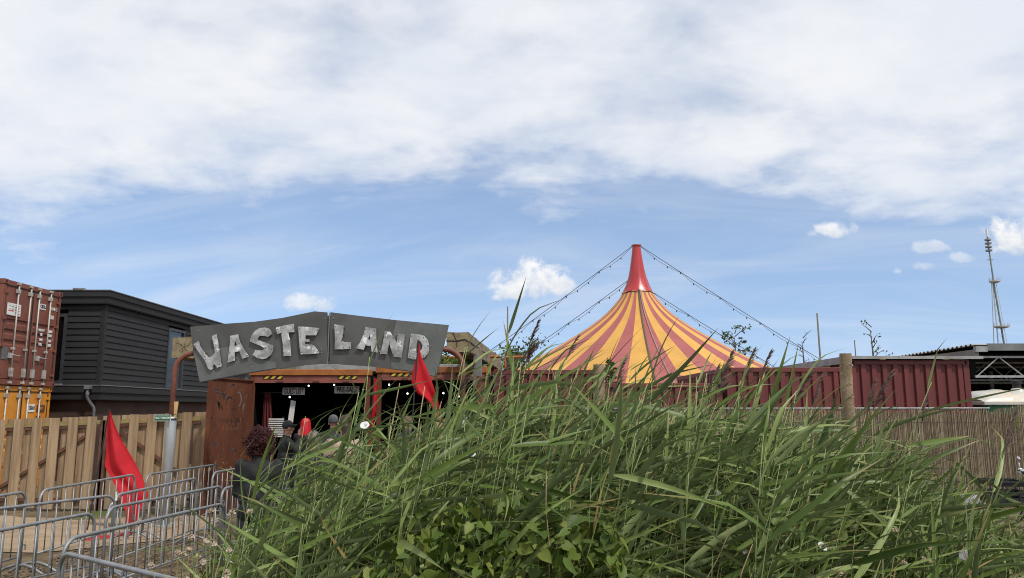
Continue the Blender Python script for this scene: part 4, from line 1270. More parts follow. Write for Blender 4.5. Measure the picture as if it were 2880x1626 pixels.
def trailer():
    t = thing('trailer', 'green trailer with ribbed white moulded roof and black vent pipe', 'trailer', (14.6, 22.4, 0))
    # roof: barrel in cross section (y-z), rounded left end, ribs along x
    vs, fs = [], []
    xs = [-1.50, -1.46, -1.36, -1.2, -0.9, -0.72, -0.70, -0.62, -0.60, -0.1, 0.02, 0.04, 0.12, 0.14, 0.8, 0.9, 1.6, 2.4, 3.2]
    k = 11
    for x in xs:
        e = min(1.0, math.sqrt(max(0.0, 1 - ((-1.05 - x) / 0.47) ** 2))) if x < -1.05 else 1.0
        rib = 0.03 if (-0.71 < x < -0.61 or 0.03 < x < 0.13) else 0.0
        for j in range(k):
            a = PI * j / (k - 1)
            vs.append((x, -0.85 * math.cos(a), 2.20 + (0.34 + rib) * math.sin(a) * e))
    for i in range(len(xs) - 1):
        for j in range(k - 1):
            a = i * k + j
            fs.append((a, a + 1, a + k + 1, a + k))
    fs.append(tuple(range(k)))
    obj('roof', MB().add(vs, fs), M['grp'], t, smooth=True)
    obj('roof_rim', MB().box(-1.53, 3.2, -0.92, -0.84, 2.12, 2.215).box(-1.53, -1.48, -0.84, 0.85, 2.12, 2.215), M['grp'], t, bevel=0.012)
    obj('vent_pipe', MB().lathe([(0.11, 2.50), (0.11, 2.72), (0.14, 2.72), (0.14, 2.80), (0.02, 2.82)], 14, (-0.12, -0.2, 0)), M['black'], t)
    obj('vent_collar', MB().lathe([(0.20, 2.48), (0.14, 2.58), (0.11, 2.60)], 14, (-0.12, -0.2, 0)), M['grp'], t)
    obj('body', MB().box(-1.40, 3.1, -0.80, 0.80, 0.55, 2.118), M['green'], t, bevel=0.02)
    for x in (-0.4, 1.8):
        w = obj('wheel', MB().tube([(x, -0.86, 0.33), (x, -0.66, 0.33)], 0.33, 20), M['blacktyre'], t)
        obj('rim', MB().tube([(x, -0.875, 0.33), (x, -0.862, 0.33)], 0.19, 16), M['galv'], w)
    obj('drawbar', MB().bar((-2.6, 0, 0.5), (-1.4, 0, 0.55), 0.08), M['truss'], t)
    obj('jockey_wheel', MB().tube([(-2.5, 0, 0.0), (-2.5, 0, 0.7)], 0.03, 8), M['truss'], t)


trailer()


# ------------------------------------------------------------------ circus tent
def tent():
    cx, cy = 6.95, 42.0
    t = thing('circus_tent', 'pointed circus tent with yellow and faded red stripes under a red cap', 'tent', (cx, cy, 0))
    prof = [(0.80, 8.42), (1.00, 8.06), (1.28, 7.72), (1.70, 7.27), (2.20, 6.84), (2.85, 6.38), (3.55, 5.93), (4.35, 5.45), (5.25, 4.93), (6.30, 4.36), (7.4, 3.82), (8.6, 3.28), (9.8, 2.80)]
    NS = 44
    off = R(-90) - 0.165 + 0.075
    for s in range(NS):
        a0, a1 = off + 2 * PI * s / NS, off + 2 * PI * (s + 1) / NS
        if s % 2: pass
        vs, fs = [], []
        K = 3
        for (r, z) in prof:
            for j in range(K + 1):
                a = a0 + (a1 - a0) * j / K
                rr = r - 0.02 * r / 9 * math.sin(PI * j / K)
                vs.append((rr * math.cos(a), rr * math.sin(a), z - 0.01 * math.sin(PI * j / K)))
        for i in range(len(prof) - 1):
            for j in range(K):
                b = i * (K + 1) + j
                fs.append((b, b + K + 1, b + K + 2, b + 1))
        obj('stripe_panel', MB().add(vs, fs), M['tred'] if s % 2 == 0 else M['tyel'], t, smooth=True)
        # side wall below the eave
        m0, m1 = 9.8, 9.75
        vs = [(m0 * math.cos(a0), m0 * math.sin(a0), 2.78), (m0 * math.cos(a1), m0 * math.sin(a1), 2.78), (m1 * math.cos(a1), m1 * math.sin(a1), 0.0), (m1 * math.cos(a0), m1 * math.sin(a0), 0.0)]
        obj('wall_panel', MB().add(vs, [(0, 1, 2, 3)]), M['tyel'] if s % 2 == 0 else M['tred'], t)
    # cap
    cp = [(0.225, 11.02), (0.26, 10.65), (0.32, 10.2), (0.40, 9.7), (0.49, 9.25), (0.60, 8.85), (0.73, 8.55), (0.87, 8.31)]
    n = 28
    vs, fs = [], []
    for i, (r, z) in enumerate(cp):
        for j in range(n):
            a = 2 * PI * j / n
            w = 1 + (0.03 * math.sin(9 * a + i * 0.7) + 0.018 * math.sin(17 * a + i)) * (0.3 + i / 7)
            vs.append((r * w * math.cos(a), r * w * math.sin(a), z + (0.05 * math.sin(5 * a) if i == 7 else 0)))
    for i in range(len(cp) - 1):
        for j in range(n):
            a, b = i * n + j, i * n + (j + 1) % n
            fs.append((a, a + n, b + n, b))
    cap = obj('red_cap', MB().add(vs, fs), M['tcup'], t, smooth=True)
    obj('cap_rope', MB().tube([(0.875 * math.cos(2 * PI * j / 24), 0.875 * math.sin(2 * PI * j / 24), 8.32 + 0.05 * math.sin(5 * 2 * PI * j / 24)) for j in range(25)], 0.022, 6), M['seam'], cap)
    obj('crown_ring', MB().lathe([(0.24, 10.99), (0.28, 11.0), (0.28, 11.06), (0.22, 11.07)], 18), M['tred'], cap)
    obj('king_pole', MB().tube([(0, 0, 0), (0, 0, 11.05)], 0.12, 12), M['truss'], t)
    # laced seam on the front
    a = off
    pts = [((r + 0.03) * math.cos(a), (r + 0.03) * math.sin(a), z + 0.03) for r, z in prof]
    obj('lacing', MB().tube(pts, 0.038, 6), M['seam'], t)
    a = off + 0.085
    pts = [((r + 0.03) * math.cos(a), (r + 0.03) * math.sin(a), z + 0.03 + 0.02 * (i % 2)) for i, (r, z) in enumerate(prof)]
    obj('lacing', MB().tube(pts, 0.018, 6), M['concrete'], t)
    # eave lights swagged across the front
    ev = []
    for i in range(40):
        q = -PI * 0.95 + PI * 0.9 * i / 39
        r = 8.35
        ev.append((r * math.cos(q), r * math.sin(q), 3.46 - 0.10 * abs(math.sin(i * 0.62))))
    obj('swag_wire', MB().tube(ev, 0.012, 5), M['cable'], t)
    for k in range(8):
        q = 2 * PI * k / 8 + 0.2
        obj('guy_rope', MB().tube([(9.8 * math.cos(q), 9.8 * math.sin(q), 2.8), (12.4 * math.cos(q), 12.4 * math.sin(q), 0.0)], 0.02, 6), M['seam'], t)
    return cx, cy


TX, TY = tent()


def light_string(label, a, b, sag, n):
    t = thing('string_lights', label, 'string lights', b, 0, 'light strings hung from the tent top')
    a, b = Vector(a) - Vector(b), Vector((0, 0, 0))
    cab = [a.lerp(b, i / 16) - Vector((0, 0, 4 * 0.006 * a.length * (i / 16) * (1 - i / 16))) for i in range(17)]
    obj('steel_cable', MB().tube(cab, 0.016, 6), M['cable'], t)
    pts = []
    for i in range(n * 3 + 1):
        f = i / (n * 3)
        local = 0.16 * math.sin(PI * ((f * n / 3.0) % 1.0))
        p = a.lerp(b, f) - Vector((0, 0, 4 * 0.006 * a.length * f * (1 - f) + local + sag * 0.02))
        pts.append(p)
    obj('wire', MB().tube(pts, 0.010, 5), M['cable'], t)
    for i in range(1, n):
        p = pts[i * 3]
        obj('bulb', MB().lathe([(0.016, 0.0), (0.03, -0.04), (0.036, -0.08), (0.016, -0.11)], 8, (p.x, p.y, p.z)), M['bulboff'], t)
    return t


apex = (TX, TY, 11.0)
light_string('upper left light string from the tent tip down to the thin pole', (TX - 0.26, TY, 10.98), (-1.3, 42.0, 5.1), 1, 13)
light_string('lower left light string from the red cap to the trees', (TX - 0.44, TY, 9.12), (0.3, 42.0, 4.75), 1, 11)
light_string('upper right light string from the tent tip to the right roofs', (TX + 0.26, TY, 10.98), (17.2, 42.0, 4.45), 1, 14)
light_string('lower right light string from the red cap past the leafy tree', (TX + 0.90, TY, 8.36), (14.6, 42.0, 4.1), 1, 11)


# ------------------------------------------------------------------ thin poles, far mast
def pole(label, x, y, lean, zt, r):
    o = obj('wooden_pole', MB().tube([(0, 0, 0), (lean * 0.5, 0, zt * 0.55), (lean, 0, zt)], [r, r * 0.95, r * 0.7], 8), M['twig'], loc=(x, y, 0), smooth=True)
    return tag(o, label, 'pole', 'thin poles behind the containers')


pole('thin bare pole rising left of the tent beside a reed plume', -0.15, 22.9, 0.02, 5.05, 0.03)
pole('thin leaning pole right of the tent above the canopy', 9.25, 23.0, -0.05, 4.86, 0.032)
pole('short thin stick behind the canopy roof at right', 10.6, 23.6, -0.06, 4.10, 0.022)


def mast():
    t = thing('radio_mast', 'tall lattice radio mast with two platforms and white tip at far right', 'mast', (382.0, 600, 0))
    leg = obj('main_leg', MB().tube([(7.0, 0, 0), (3.0, 0, 50), (-0.5, 0, 100), (-1.7, 0, 126)], [0.75, 0.7, 0.62, 0.5], 8), M['mast'], t)
    obj('lattice_leg', MB().tube([(-2.0, 1, 0), (-1.2, 1, 50), (-0.9, 0.5, 102)], 0.45, 6), M['mastlight'], t)
    obj('lattice_leg', MB().tube([(-5.0, 4, 0), (-3.4, 3, 50), (-1.6, 1, 102)], 0.30, 6), M['mastlight'], t)
    obj('cable_ladder', MB().tube([(10.0, 1, 0), (6.0, 1, 50), (1.8, 1, 102)], 0.16, 5), M['mastlight'], t)
    br = MB()
    for i in range(17):
        z = 3 + i * 6.0
        f = z / 102
        xm = 7.0 - 4.0 * z / 50 if z < 50 else 3.0 - 3.5 * (z - 50) / 50
        br.tube([(xm, 0, z), (-2.0 + 1.1 * f, 1, z + 5)], 0.13, 4)
        br.tube([(xm, 0, z), (10.0 - 8.2 * f, 1, z + 2.5)], 0.11, 4)
    obj('lattice_brace', br, M['mastlight'], t)
    for z, x, r in ((66, 2.4, 5.4), (102, 0.3, 3.9)):
        p = obj('platform', MB().lathe([(r * .6, -1.1), (r, -0.4), (r, 0.5), (r * .96, 0.5)], 16, (x, 0, z)), M['mastlight'], t)
        rb = MB()
        for k in range(14):
            a = 2 * PI * k / 14
            rb.tube([(x + r * math.cos(a), r * math.sin(a), z), (x + r * math.cos(a), r * math.sin(a), z + 2.2 + (k % 3) * 0.5)], 0.14, 4)
        obj('railing', rb, M['mastlight'], p)
    obj('cross_arm', MB().tube([(-4.2, 0, 119.4), (0.6, 0, 119.6)], 0.3, 6), M['mast'], t)
    for k in range(4):
        z = 127.0 + k * 2.9
        obj('antenna_ring', MB().lathe([(1.2, -0.5), (2.35, -0.6), (2.35, 0.6), (1.2, 0.5)], 10, (-1.9, 0, z)), M['mast'], t)
    obj('tip', MB().tube([(-1.8, 0, 126), (-2.0, 0, 138)], 0.6, 8), M['mast'], t)
    obj('white_tip', MB().tube([(-2.0, 0, 138), (-2.1, 0, 145.0)], [0.95, 0.75], 8), M['white'], t)


mast()


# ------------------------------------------------------------------ trees
def leaf_cloud(pts, size, m, name, parent, flat=0.0, seed=1):
    """one mesh of many small leaf quads at the given points"""
    g = np.random.default_rng(seed)
    pts = np.asarray(pts); n = len(pts)
    a = g.normal(size=(n, 3)); a /= np.linalg.norm(a, axis=1)[:, None]
    b = g.normal(size=(n, 3)); b -= a * (a * b).sum(1)[:, None]; b /= np.linalg.norm(b, axis=1)[:, None]
    s = (size * g.uniform(0.6, 1.4, n))[:, None]
    V = np.stack([pts - a * s, pts + b * s * 0.55, pts + a * s, pts - b * s * 0.55], 1).reshape(-1, 3)
    F = np.arange(n * 4).reshape(n, 4)
    me = bpy.data.meshes.new(name)
    me.from_pydata(V.tolist(), [], F.tolist())
    at = me.attributes.new('tint', 'FLOAT', 'POINT')
    at.data.foreach_set('value', np.repeat(g.uniform(0, 1, n), 4).astype(np.float32))
    return obj(name, me, m, parent)


def tree(label, x, y, h, r, nl, size, seed, trunk_h=0.4, kind='leafy', sparse=False):
    t = thing('tree', label, 'tree', (x, y, 0), 0, 'trees behind the fairground')
    rd = random.Random(seed)
    tips = []
    mb = MB()
    mb.tube([(0, 0, 0), (0.05 * h * .3, 0, h * .4), (0, 0.02 * h, h * .95)], [0.035 * h * .5 + .03, 0.025 * h * .5 + .02, 0.01], 8)
    for i in range(int(14 if not sparse else 16)):
        f = trunk_h + (0.97 - trunk_h) * i / 15
        a = rd.uniform(0, 2 * PI)
        ln = r * (1.1 - 0.6 * f) * rd.uniform(0.7, 1.15)
        p0 = Vector((0, 0, h * f)); p1 = p0 + Vector((math.cos(a) * ln, math.sin(a) * ln, ln * rd.uniform(0.3, 0.9)))
        mb.tube([p0, p0.lerp(p1, .5) + Vector((0, 0, .08 * ln)), p1], [0.02 * r + .008, 0.012 * r + .006, 0.004], 5)
        for _ in range(3):
            tips.append(p0.lerp(p1, rd.uniform(.45, 1.05)) + Vector((rd.uniform(-.1, .1), rd.uniform(-.1, .1), rd.uniform(-.05, .1))) * r)
        for _ in range(2):
            q0 = p0.lerp(p1, rd.uniform(.4, .9)); q1 = q0 + Vector((rd.uniform(-1, 1), rd.uniform(-1, 1), rd.uniform(0, 1))) * ln * .35
            mb.tube([q0, q1], [0.006, 0.003], 4); tips.append(q1)
    obj('trunk', mb, M['twig'], t)
    if nl:
        per = max(1, nl // len(tips))
        pts = []
        for p in tips:
            for _ in range(per):
                pts.append(p + Vector((rd.gauss(0, 1), rd.gauss(0, 1), rd.gauss(0, .8))) * r * (0.13 if not sparse else 0.06))
        leaf_cloud(pts, size, M['treeleaf'], 'crown', t, seed=seed)
    return t


tree('dark leafy tree just left of the tent', 0.75, 50, 6.0, 2.1, 2600, 0.10, 21, 0.35)
tree('low bushy tree beyond the end of the cracked beam', -0.9, 38, 4.6, 1.6, 2200, 0.09, 22, 0.2)
tree('dark tree left of the tent below the light strings', -2.3, 52, 5.6, 2.6, 2600, 0.11, 23, 0.2)
tree('loose leafy tree top right of the tent', 16.0, 55, 7.6, 1.5, 420, 0.11, 24, 0.55, sparse=True)
tree('nearly bare sapling right of the leaning pole', 14.1, 30, 5.35, 0.8, 46, 0.05, 25, 0.4, sparse=True)
tree('bare thin birch sapling behind the birch post', 11.0, 29.0, 4.8, 0.6, 0, 0.05, 26, 0.4, sparse=True)
for i, (x, y, h, s) in enumerate(((-22, 60, 6, 31), (-40, 90, 8, 32), (30, 75, 5, 33), (46, 80, 5, 34))):
    tree(('wide tree far behind the house', 'tallest tree far behind the container stack', 'tree far behind the open shed', 'outermost tree far behind the open shed')[i], x, y, h, 3, 1500, 0.2, s, 0.2)


def conifer():
    t = thing('conifer', 'small shaggy conifer standing before the striped tent', 'tree', (3.22, 25.4, 0))
    rd = random.Random(9)
    obj('trunk', MB().tube([(0, 0, 0), (0.03, 0, 1.8), (0, 0, 3.62)], [0.06, 0.045, 0.008], 8), M['twig'], t)
    pts = []
    for i in range(60):
        z = 2.15 + 1.45 * (i / 60)
        r = 0.40 * (1 - (i / 60) ** 2.2) * rd.uniform(0.55, 1.15) + 0.05
        a = i * 2.4 + rd.uniform(-.4, .4)
        tip = Vector((math.cos(a) * r, math.sin(a) * r, z + r * rd.uniform(.1, .55)))
        for k in range(46):
            f = rd.random() ** .6
            pts.append(Vector((0, 0, z)).lerp(tip, f) + Vector((rd.gauss(0, .022), rd.gauss(0, .022), rd.gauss(0, .03))))
    leaf_cloud(pts, 0.032, M['needle'], 'foliage', t, seed=4)


conifer()

# planted roof of the entrance
pl = thing('roof_planter', 'grey planter edge on the entrance roof glimpsed under the sign', 'planter', (-2.9, 18.2, 2.88))
obj('edge_stone', MB().box(-2.2, 2.3, 0.0, 0.12, 0.0, 0.17), M['concrete'], pl, bevel=0.01)
obj('earth', MB().box(-2.2, 2.3, 0.12, 4.2, -0.05, 0.14), M['soil'], pl)
pts = []
rd = random.Random(77)
for _ in range(9000):
    x = rd.uniform(-5.0, -0.65); y = rd.uniform(18.4, 22.3)
    hh = 0.30 + 0.14 * math.sin(x * 2.3) + 0.1 * math.sin(x * 5.1)
    if x < -4.2: hh *= 0.5
    pts.append((x, y, 3.0 + abs(rd.gauss(0, 1)) * max(0.06, hh) * 0.55))
o = leaf_cloud(pts, 0.05, M['herb'], 'roof_plants', None, seed=14)
tag(o, 'green plants growing on the entrance roof behind the sign', 'plants', kind='stuff')
cu = thing('red_curtain', 'dull red curtain hanging just inside the entrance beside the rusty gate', 'curtain', (-5.42, 17.25, 0.06))
vs = []
for i in range(25):
    u = i / 24
    for z, w in ((0.0, 1.15), (1.2, 1.0), (2.3, 0.55)):
        vs.append((0.28 * w * u - 0.1, 0.03 * math.sin(u * 22), z))
obj('cloth', MB().add(vs, [(i * 3 + j, i * 3 + 3 + j, i * 3 + 4 + j, i * 3 + 1 + j) for i in range(24) for j in range(2)]), M['curtain'], cu, smooth=True)
obj('curtain_rail', MB().tube([(-0.15, 0, 2.31), (0.3, 0, 2.31)], 0.012, 8), M['black'], cu)

# ------------------------------------------------------------------ crowd barriers
def barrier_mesh():
    L, H = 2.45, 1.0
    r = 0.14
    x0, x1, z0, z1 = 0.0, L, 0.22, 0.985
    pts = []
    def arc(cx, cz, a0, a1):
        return [(cx + r * math.cos(a0 + (a1 - a0) * k / 6), 0, cz + r * math.sin(a0 + (a1 - a0) * k / 6)) for k in range(7)]
    pts = [(x0, 0, 0.06)] + arc(x0 + r, z1 - r, PI, PI / 2) + arc(x1 - r, z1 - r, PI / 2, 0) + [(x1, 0, 0.06)]
    frame = MB().tube(pts, 0.0165, 10).mesh('frame')
    rail = MB().tube([(x0, 0, z0), (x1, 0, z0)], 0.012, 8).mesh('bottom_rail')
    bar = MB().tube([(0, 0, z0), (0, 0, z1)], 0.0075, 6).mesh('bar')
    foot = MB().tube([(0, -0.30, 0.012), (0, -0.26, 0.03), (0, -0.17, 0.085), (0, -0.06, 0.12), (0, 0.06, 0.12), (0, 0.17, 0.085), (0, 0.26, 0.03), (0, 0.30, 0.012)], 0.016, 8).mesh('foot')
    hook = MB().tube([(0.0, 0, 0), (0.045, 0, 0.0), (0.065, 0, -0.02), (0.065, 0, -0.07)], 0.009, 6).mesh('hook')
    return L, frame, rail, bar, foot, hook


BL, BF, BR, BB, BFO, BH = barrier_mesh()


def barrier(label, a, b, proto=[None]):
    ang = math.atan2(b[1] - a[1], b[0] - a[0])
    if proto[0] is None:
        t = thing('crowd_barrier', label, 'barrier', (0, 0, 0), 0, 'galvanised crowd barriers of the queue')
        obj('frame', BF, M['galv'], t, smooth=True)
        obj('bottom_rail', BR, M['galv'], t, smooth=True)
        nb = 13
        for i in range(1, nb):
            o = obj('bar', BB, M['galv'], t, smooth=True)
            o.location = (BL * i / nb, 0, 0)
        for x in (0.0, BL):
            o = obj('foot', BFO, M['galv'], t, smooth=True); o.location = (x, 0, 0)
        for z in (0.35, 0.78):
            o = obj('hook', BH, M['galv'], t); o.location = (BL + 0.012, 0, z)
        proto[0] = t
    else:
        t = copy_tree(proto[0])
    cx, cy = (a[0] + b[0]) / 2, (a[1] + b[1]) / 2
    t.location = (cx - math.cos(ang) * BL / 2, cy - math.sin(ang) * BL / 2, ground_z(cx, cy))
    t.rotation_euler = (0, 0, ang)
    t['label'] = label
    return t


k = 1.098
barrier('crowd barrier at the left edge, farthest row, before the timber gate', (-6.0, 7.25), (-5.96, 9.70))
barrier('crowd barrier crossing in front of the left red flag, farthest row', (-5.91, 9.95), (-5.91, 12.30))
barrier('crowd barrier in front of the galvanised post, farthest row', (-5.80, 12.55), (-5.58, 14.9))
barrier('crowd barrier in front of the rusty cut panel', (-4.84, 12.75), (-4.68, 15.15))
barrier('crowd barrier at the left edge in the second row', (-5.62, 7.35), (-4.80, 9.28))
barrier('crowd barrier overlapping the foot of the left red flag, second row', (-4.83, 9.62), (-4.82, 12.05))
barrier('crowd barrier beside the red haired person', (-3.74, 10.2), (-3.66, 12.6))
barrier('crowd barrier leaving the frame at left, third row', (-4.50, 5.45), (-4.12, 7.80))
barrier('crowd barrier in the middle of the third row', (-4.20, 8.30), (-3.92, 10.6))
barrier('crowd barrier nearest the reeds, slanting up to the right', (-3.53, 6.30), (-3.16, 8.70))
barrier('nearest crowd barrier, slanting down out of the bottom edge', (-3.25, 5.75), (-1.28, 4.28))
barrier('crowd barrier half hidden by the left reeds', (-3.10, 9.1), (-2.30, 11.3))

# white strap and cable tied to the second-row barriers
st = obj('plastic_strap', MB().tube([(-4.80, 9.42, 0.62), (-4.82, 9.45, 0.74), (-4.79, 9.47, 0.86), (-4.75, 9.50, 0.93), (-4.76, 9.50, 1.02)], [0.012, 0.016, 0.02, 0.014, 0.008], 6), M['white'])
tag(st, 'white plastic strap tied between two second row barriers', 'strap')


# ------------------------------------------------------------------ red flags
def flag(label, left, right, y, pole_pts, wave, seed):
    t = thing('red_flag', label, 'flag', (pole_pts[-1][0], pole_pts[-1][1], 0), 0, 'red pennant flags')
    ox, oy = pole_pts[-1][0], pole_pts[-1][1]
    rows, cols = 40, 12

    def curve(pts, f):
        d = [0]
        for p, q in zip(pts, pts[1:]):
            d.append(d[-1] + math.hypot(q[0] - p[0], q[1] - p[1]))
        s = f * d[-1]
        for i in range(len(pts) - 1):
            if s <= d[i + 1] + 1e-9:
                u = (s - d[i]) / max(1e-6, d[i + 1] - d[i])
                return (pts[i][0] + (pts[i + 1][0] - pts[i][0]) * u, pts[i][1] + (pts[i + 1][1] - pts[i][1]) * u)
        return pts[-1]
    vs, fs = [], []
    for i in range(rows + 1):
        f = i / rows
        l, r_ = curve(left, f), curve(right, f)
        for j in range(cols + 1):
            u = j / cols
            x, z = l[0] + (r_[0] - l[0]) * u, l[1] + (r_[1] - l[1]) * u
            w = wave * min(1, f * 2.2)
            yy = y + w * math.sin(u * 4.4 + f * 5.0 + seed) + w * .6 * math.sin(u * 9 - f * 3.0 + seed * 2) + 0.10 * f
            vs.append((x - ox, yy - oy, z))
    for i in range(rows):
        for j in range(cols):
            a = i * (cols + 1) + j
            fs.append((a, a + cols + 1, a + cols + 2, a + 1))
    c = obj('cloth', MB().add(vs, fs), M['flag'], t, smooth=True)
    ss = c.modifiers.new('smooth', 'SUBSURF'); ss.levels = 1; ss.render_levels = 1
    obj('flag_pole', MB().tube([(p[0] - ox, p[1] - oy, p[2]) for p in pole_pts], 0.011, 8), M['black'], t)
    return t


flag('red pennant flag drooping in front of the timber gate', [(-6.83,1.99),(-6.88,1.72),(-6.88,1.5),(-6.87,1.26),(-6.87,1.06),(-6.66,0.78),(-6.56,0.64),(-6.49,0.47),(-6.42,0.33),(-6.4,0.12)],
     [(-6.82,1.98),(-6.74,1.78),(-6.62,1.52),(-6.47,1.24),(-6.32,0.94),(-6.23,0.76),(-6.14,0.56),(-6.23,0.41),(-6.26,0.25),(-6.29,0.12)], 13.2,
     [(-6.83, 13.19, 2.0), (-6.94, 13.19, 1.0), (-7.04, 13.19, 0.0)], 0.075, 0.4)
flag('tallest red pennant flag in front of the letter D of the sign', [(-1.44,3.03),(-1.46,2.82),(-1.52,2.59),(-1.54,2.39),(-1.46,2.25),(-1.31,2.16),(-1.19,1.97),(-1.18,1.77),(-1.15,1.57),(-1.12,1.2)],
     [(-1.43,3.03),(-1.40,2.82),(-1.32,2.65),(-1.25,2.48),(-1.18,2.28),(-1.11,2.08),(-1.06,1.93),(-1.01,1.77),(-0.96,1.62),(-1.0,1.2)], 11.8,
     [(-1.44, 11.79, 3.05), (-1.52, 11.79, 1.6), (-1.60, 11.79, 0.0)], 0.05, 2.0)
flag('small red pennant flag deep in the entrance behind the reeds', [(-2.80,2.62),(-2.82,2.3),(-2.83,2.0),(-2.87,1.76),(-2.88,1.3)], [(-2.73,2.62),(-2.71,2.3),(-2.73,2.0),(-2.78,1.77),(-2.80,1.3)], 15.6,
     [(-2.79, 15.59, 2.64), (-2.84, 15.59, 1.2), (-2.88, 15.59, 0.0)], 0.035, 1.0)
tp = MB()
pp = [(-6.52, 12.10), (-6.45, 12.25), (-6.40, 12.33), (-6.30, 12.5), (-6.28, 12.62), (-6.24, 12.85), (-6.18, 12.98)]
vs = []
for i, (x, y) in enumerate(pp):
    z = ground_z(x, y) + 0.02
    vs += [(x, y, z + 0.01 * (i % 2)), (x + 0.02, y + 0.015, z + 0.035 + 0.02 * ((i + 1) % 2)), (x + 0.05, y + 0.03, z + 0.004)]
tp.add(vs, [(i * 3 + j, i * 3 + j + 1, i * 3 + j + 4, i * 3 + j + 3) for i in range(len(pp) - 1) for j in range(2)])
tag(obj('barrier_tape', tp, M['tape']), 'crumpled red tape lying on the ground at the flag foot', 'tape')


# ------------------------------------------------------------------ people queuing at the entrance
def blob(parts, voxel, name, smooth_it=6):
    """fuse overlapping tapered limbs and ellipsoids into one continuous skin"""
    mb = MB()
    for p in parts:
        if p[0] == 'c':
            _, a, b, r0, r1 = p
            a, b = Vector(a), Vector(b)
            pts = [a.lerp(b, i / 4) for i in range(5)]
            mb.tube(pts, [r0 + (r1 - r0) * i / 4 for i in range(5)], 10)
            mb.ball(a, r0, 10, 7); mb.ball(b, r1, 10, 7)
        else:
            mb.ball(p[1], p[2], 14, 10)
    me = mb.mesh(name)
    o = bpy.data.objects.new('tmp', me); COL.objects.link(o)
    m = o.modifiers.new('r', 'REMESH'); m.mode = 'VOXEL'; m.voxel_size = voxel
    s = o.modifiers.new('s', 'SMOOTH'); s.iterations = smooth_it; s.factor = 0.5
    out = bpy.data.meshes.new_from_object(o.evaluated_get(bpy.context.evaluated_depsgraph_get()))
    bpy.data.objects.remove(o)
    for pl in out.polygons: pl.use_smooth = True
    return out


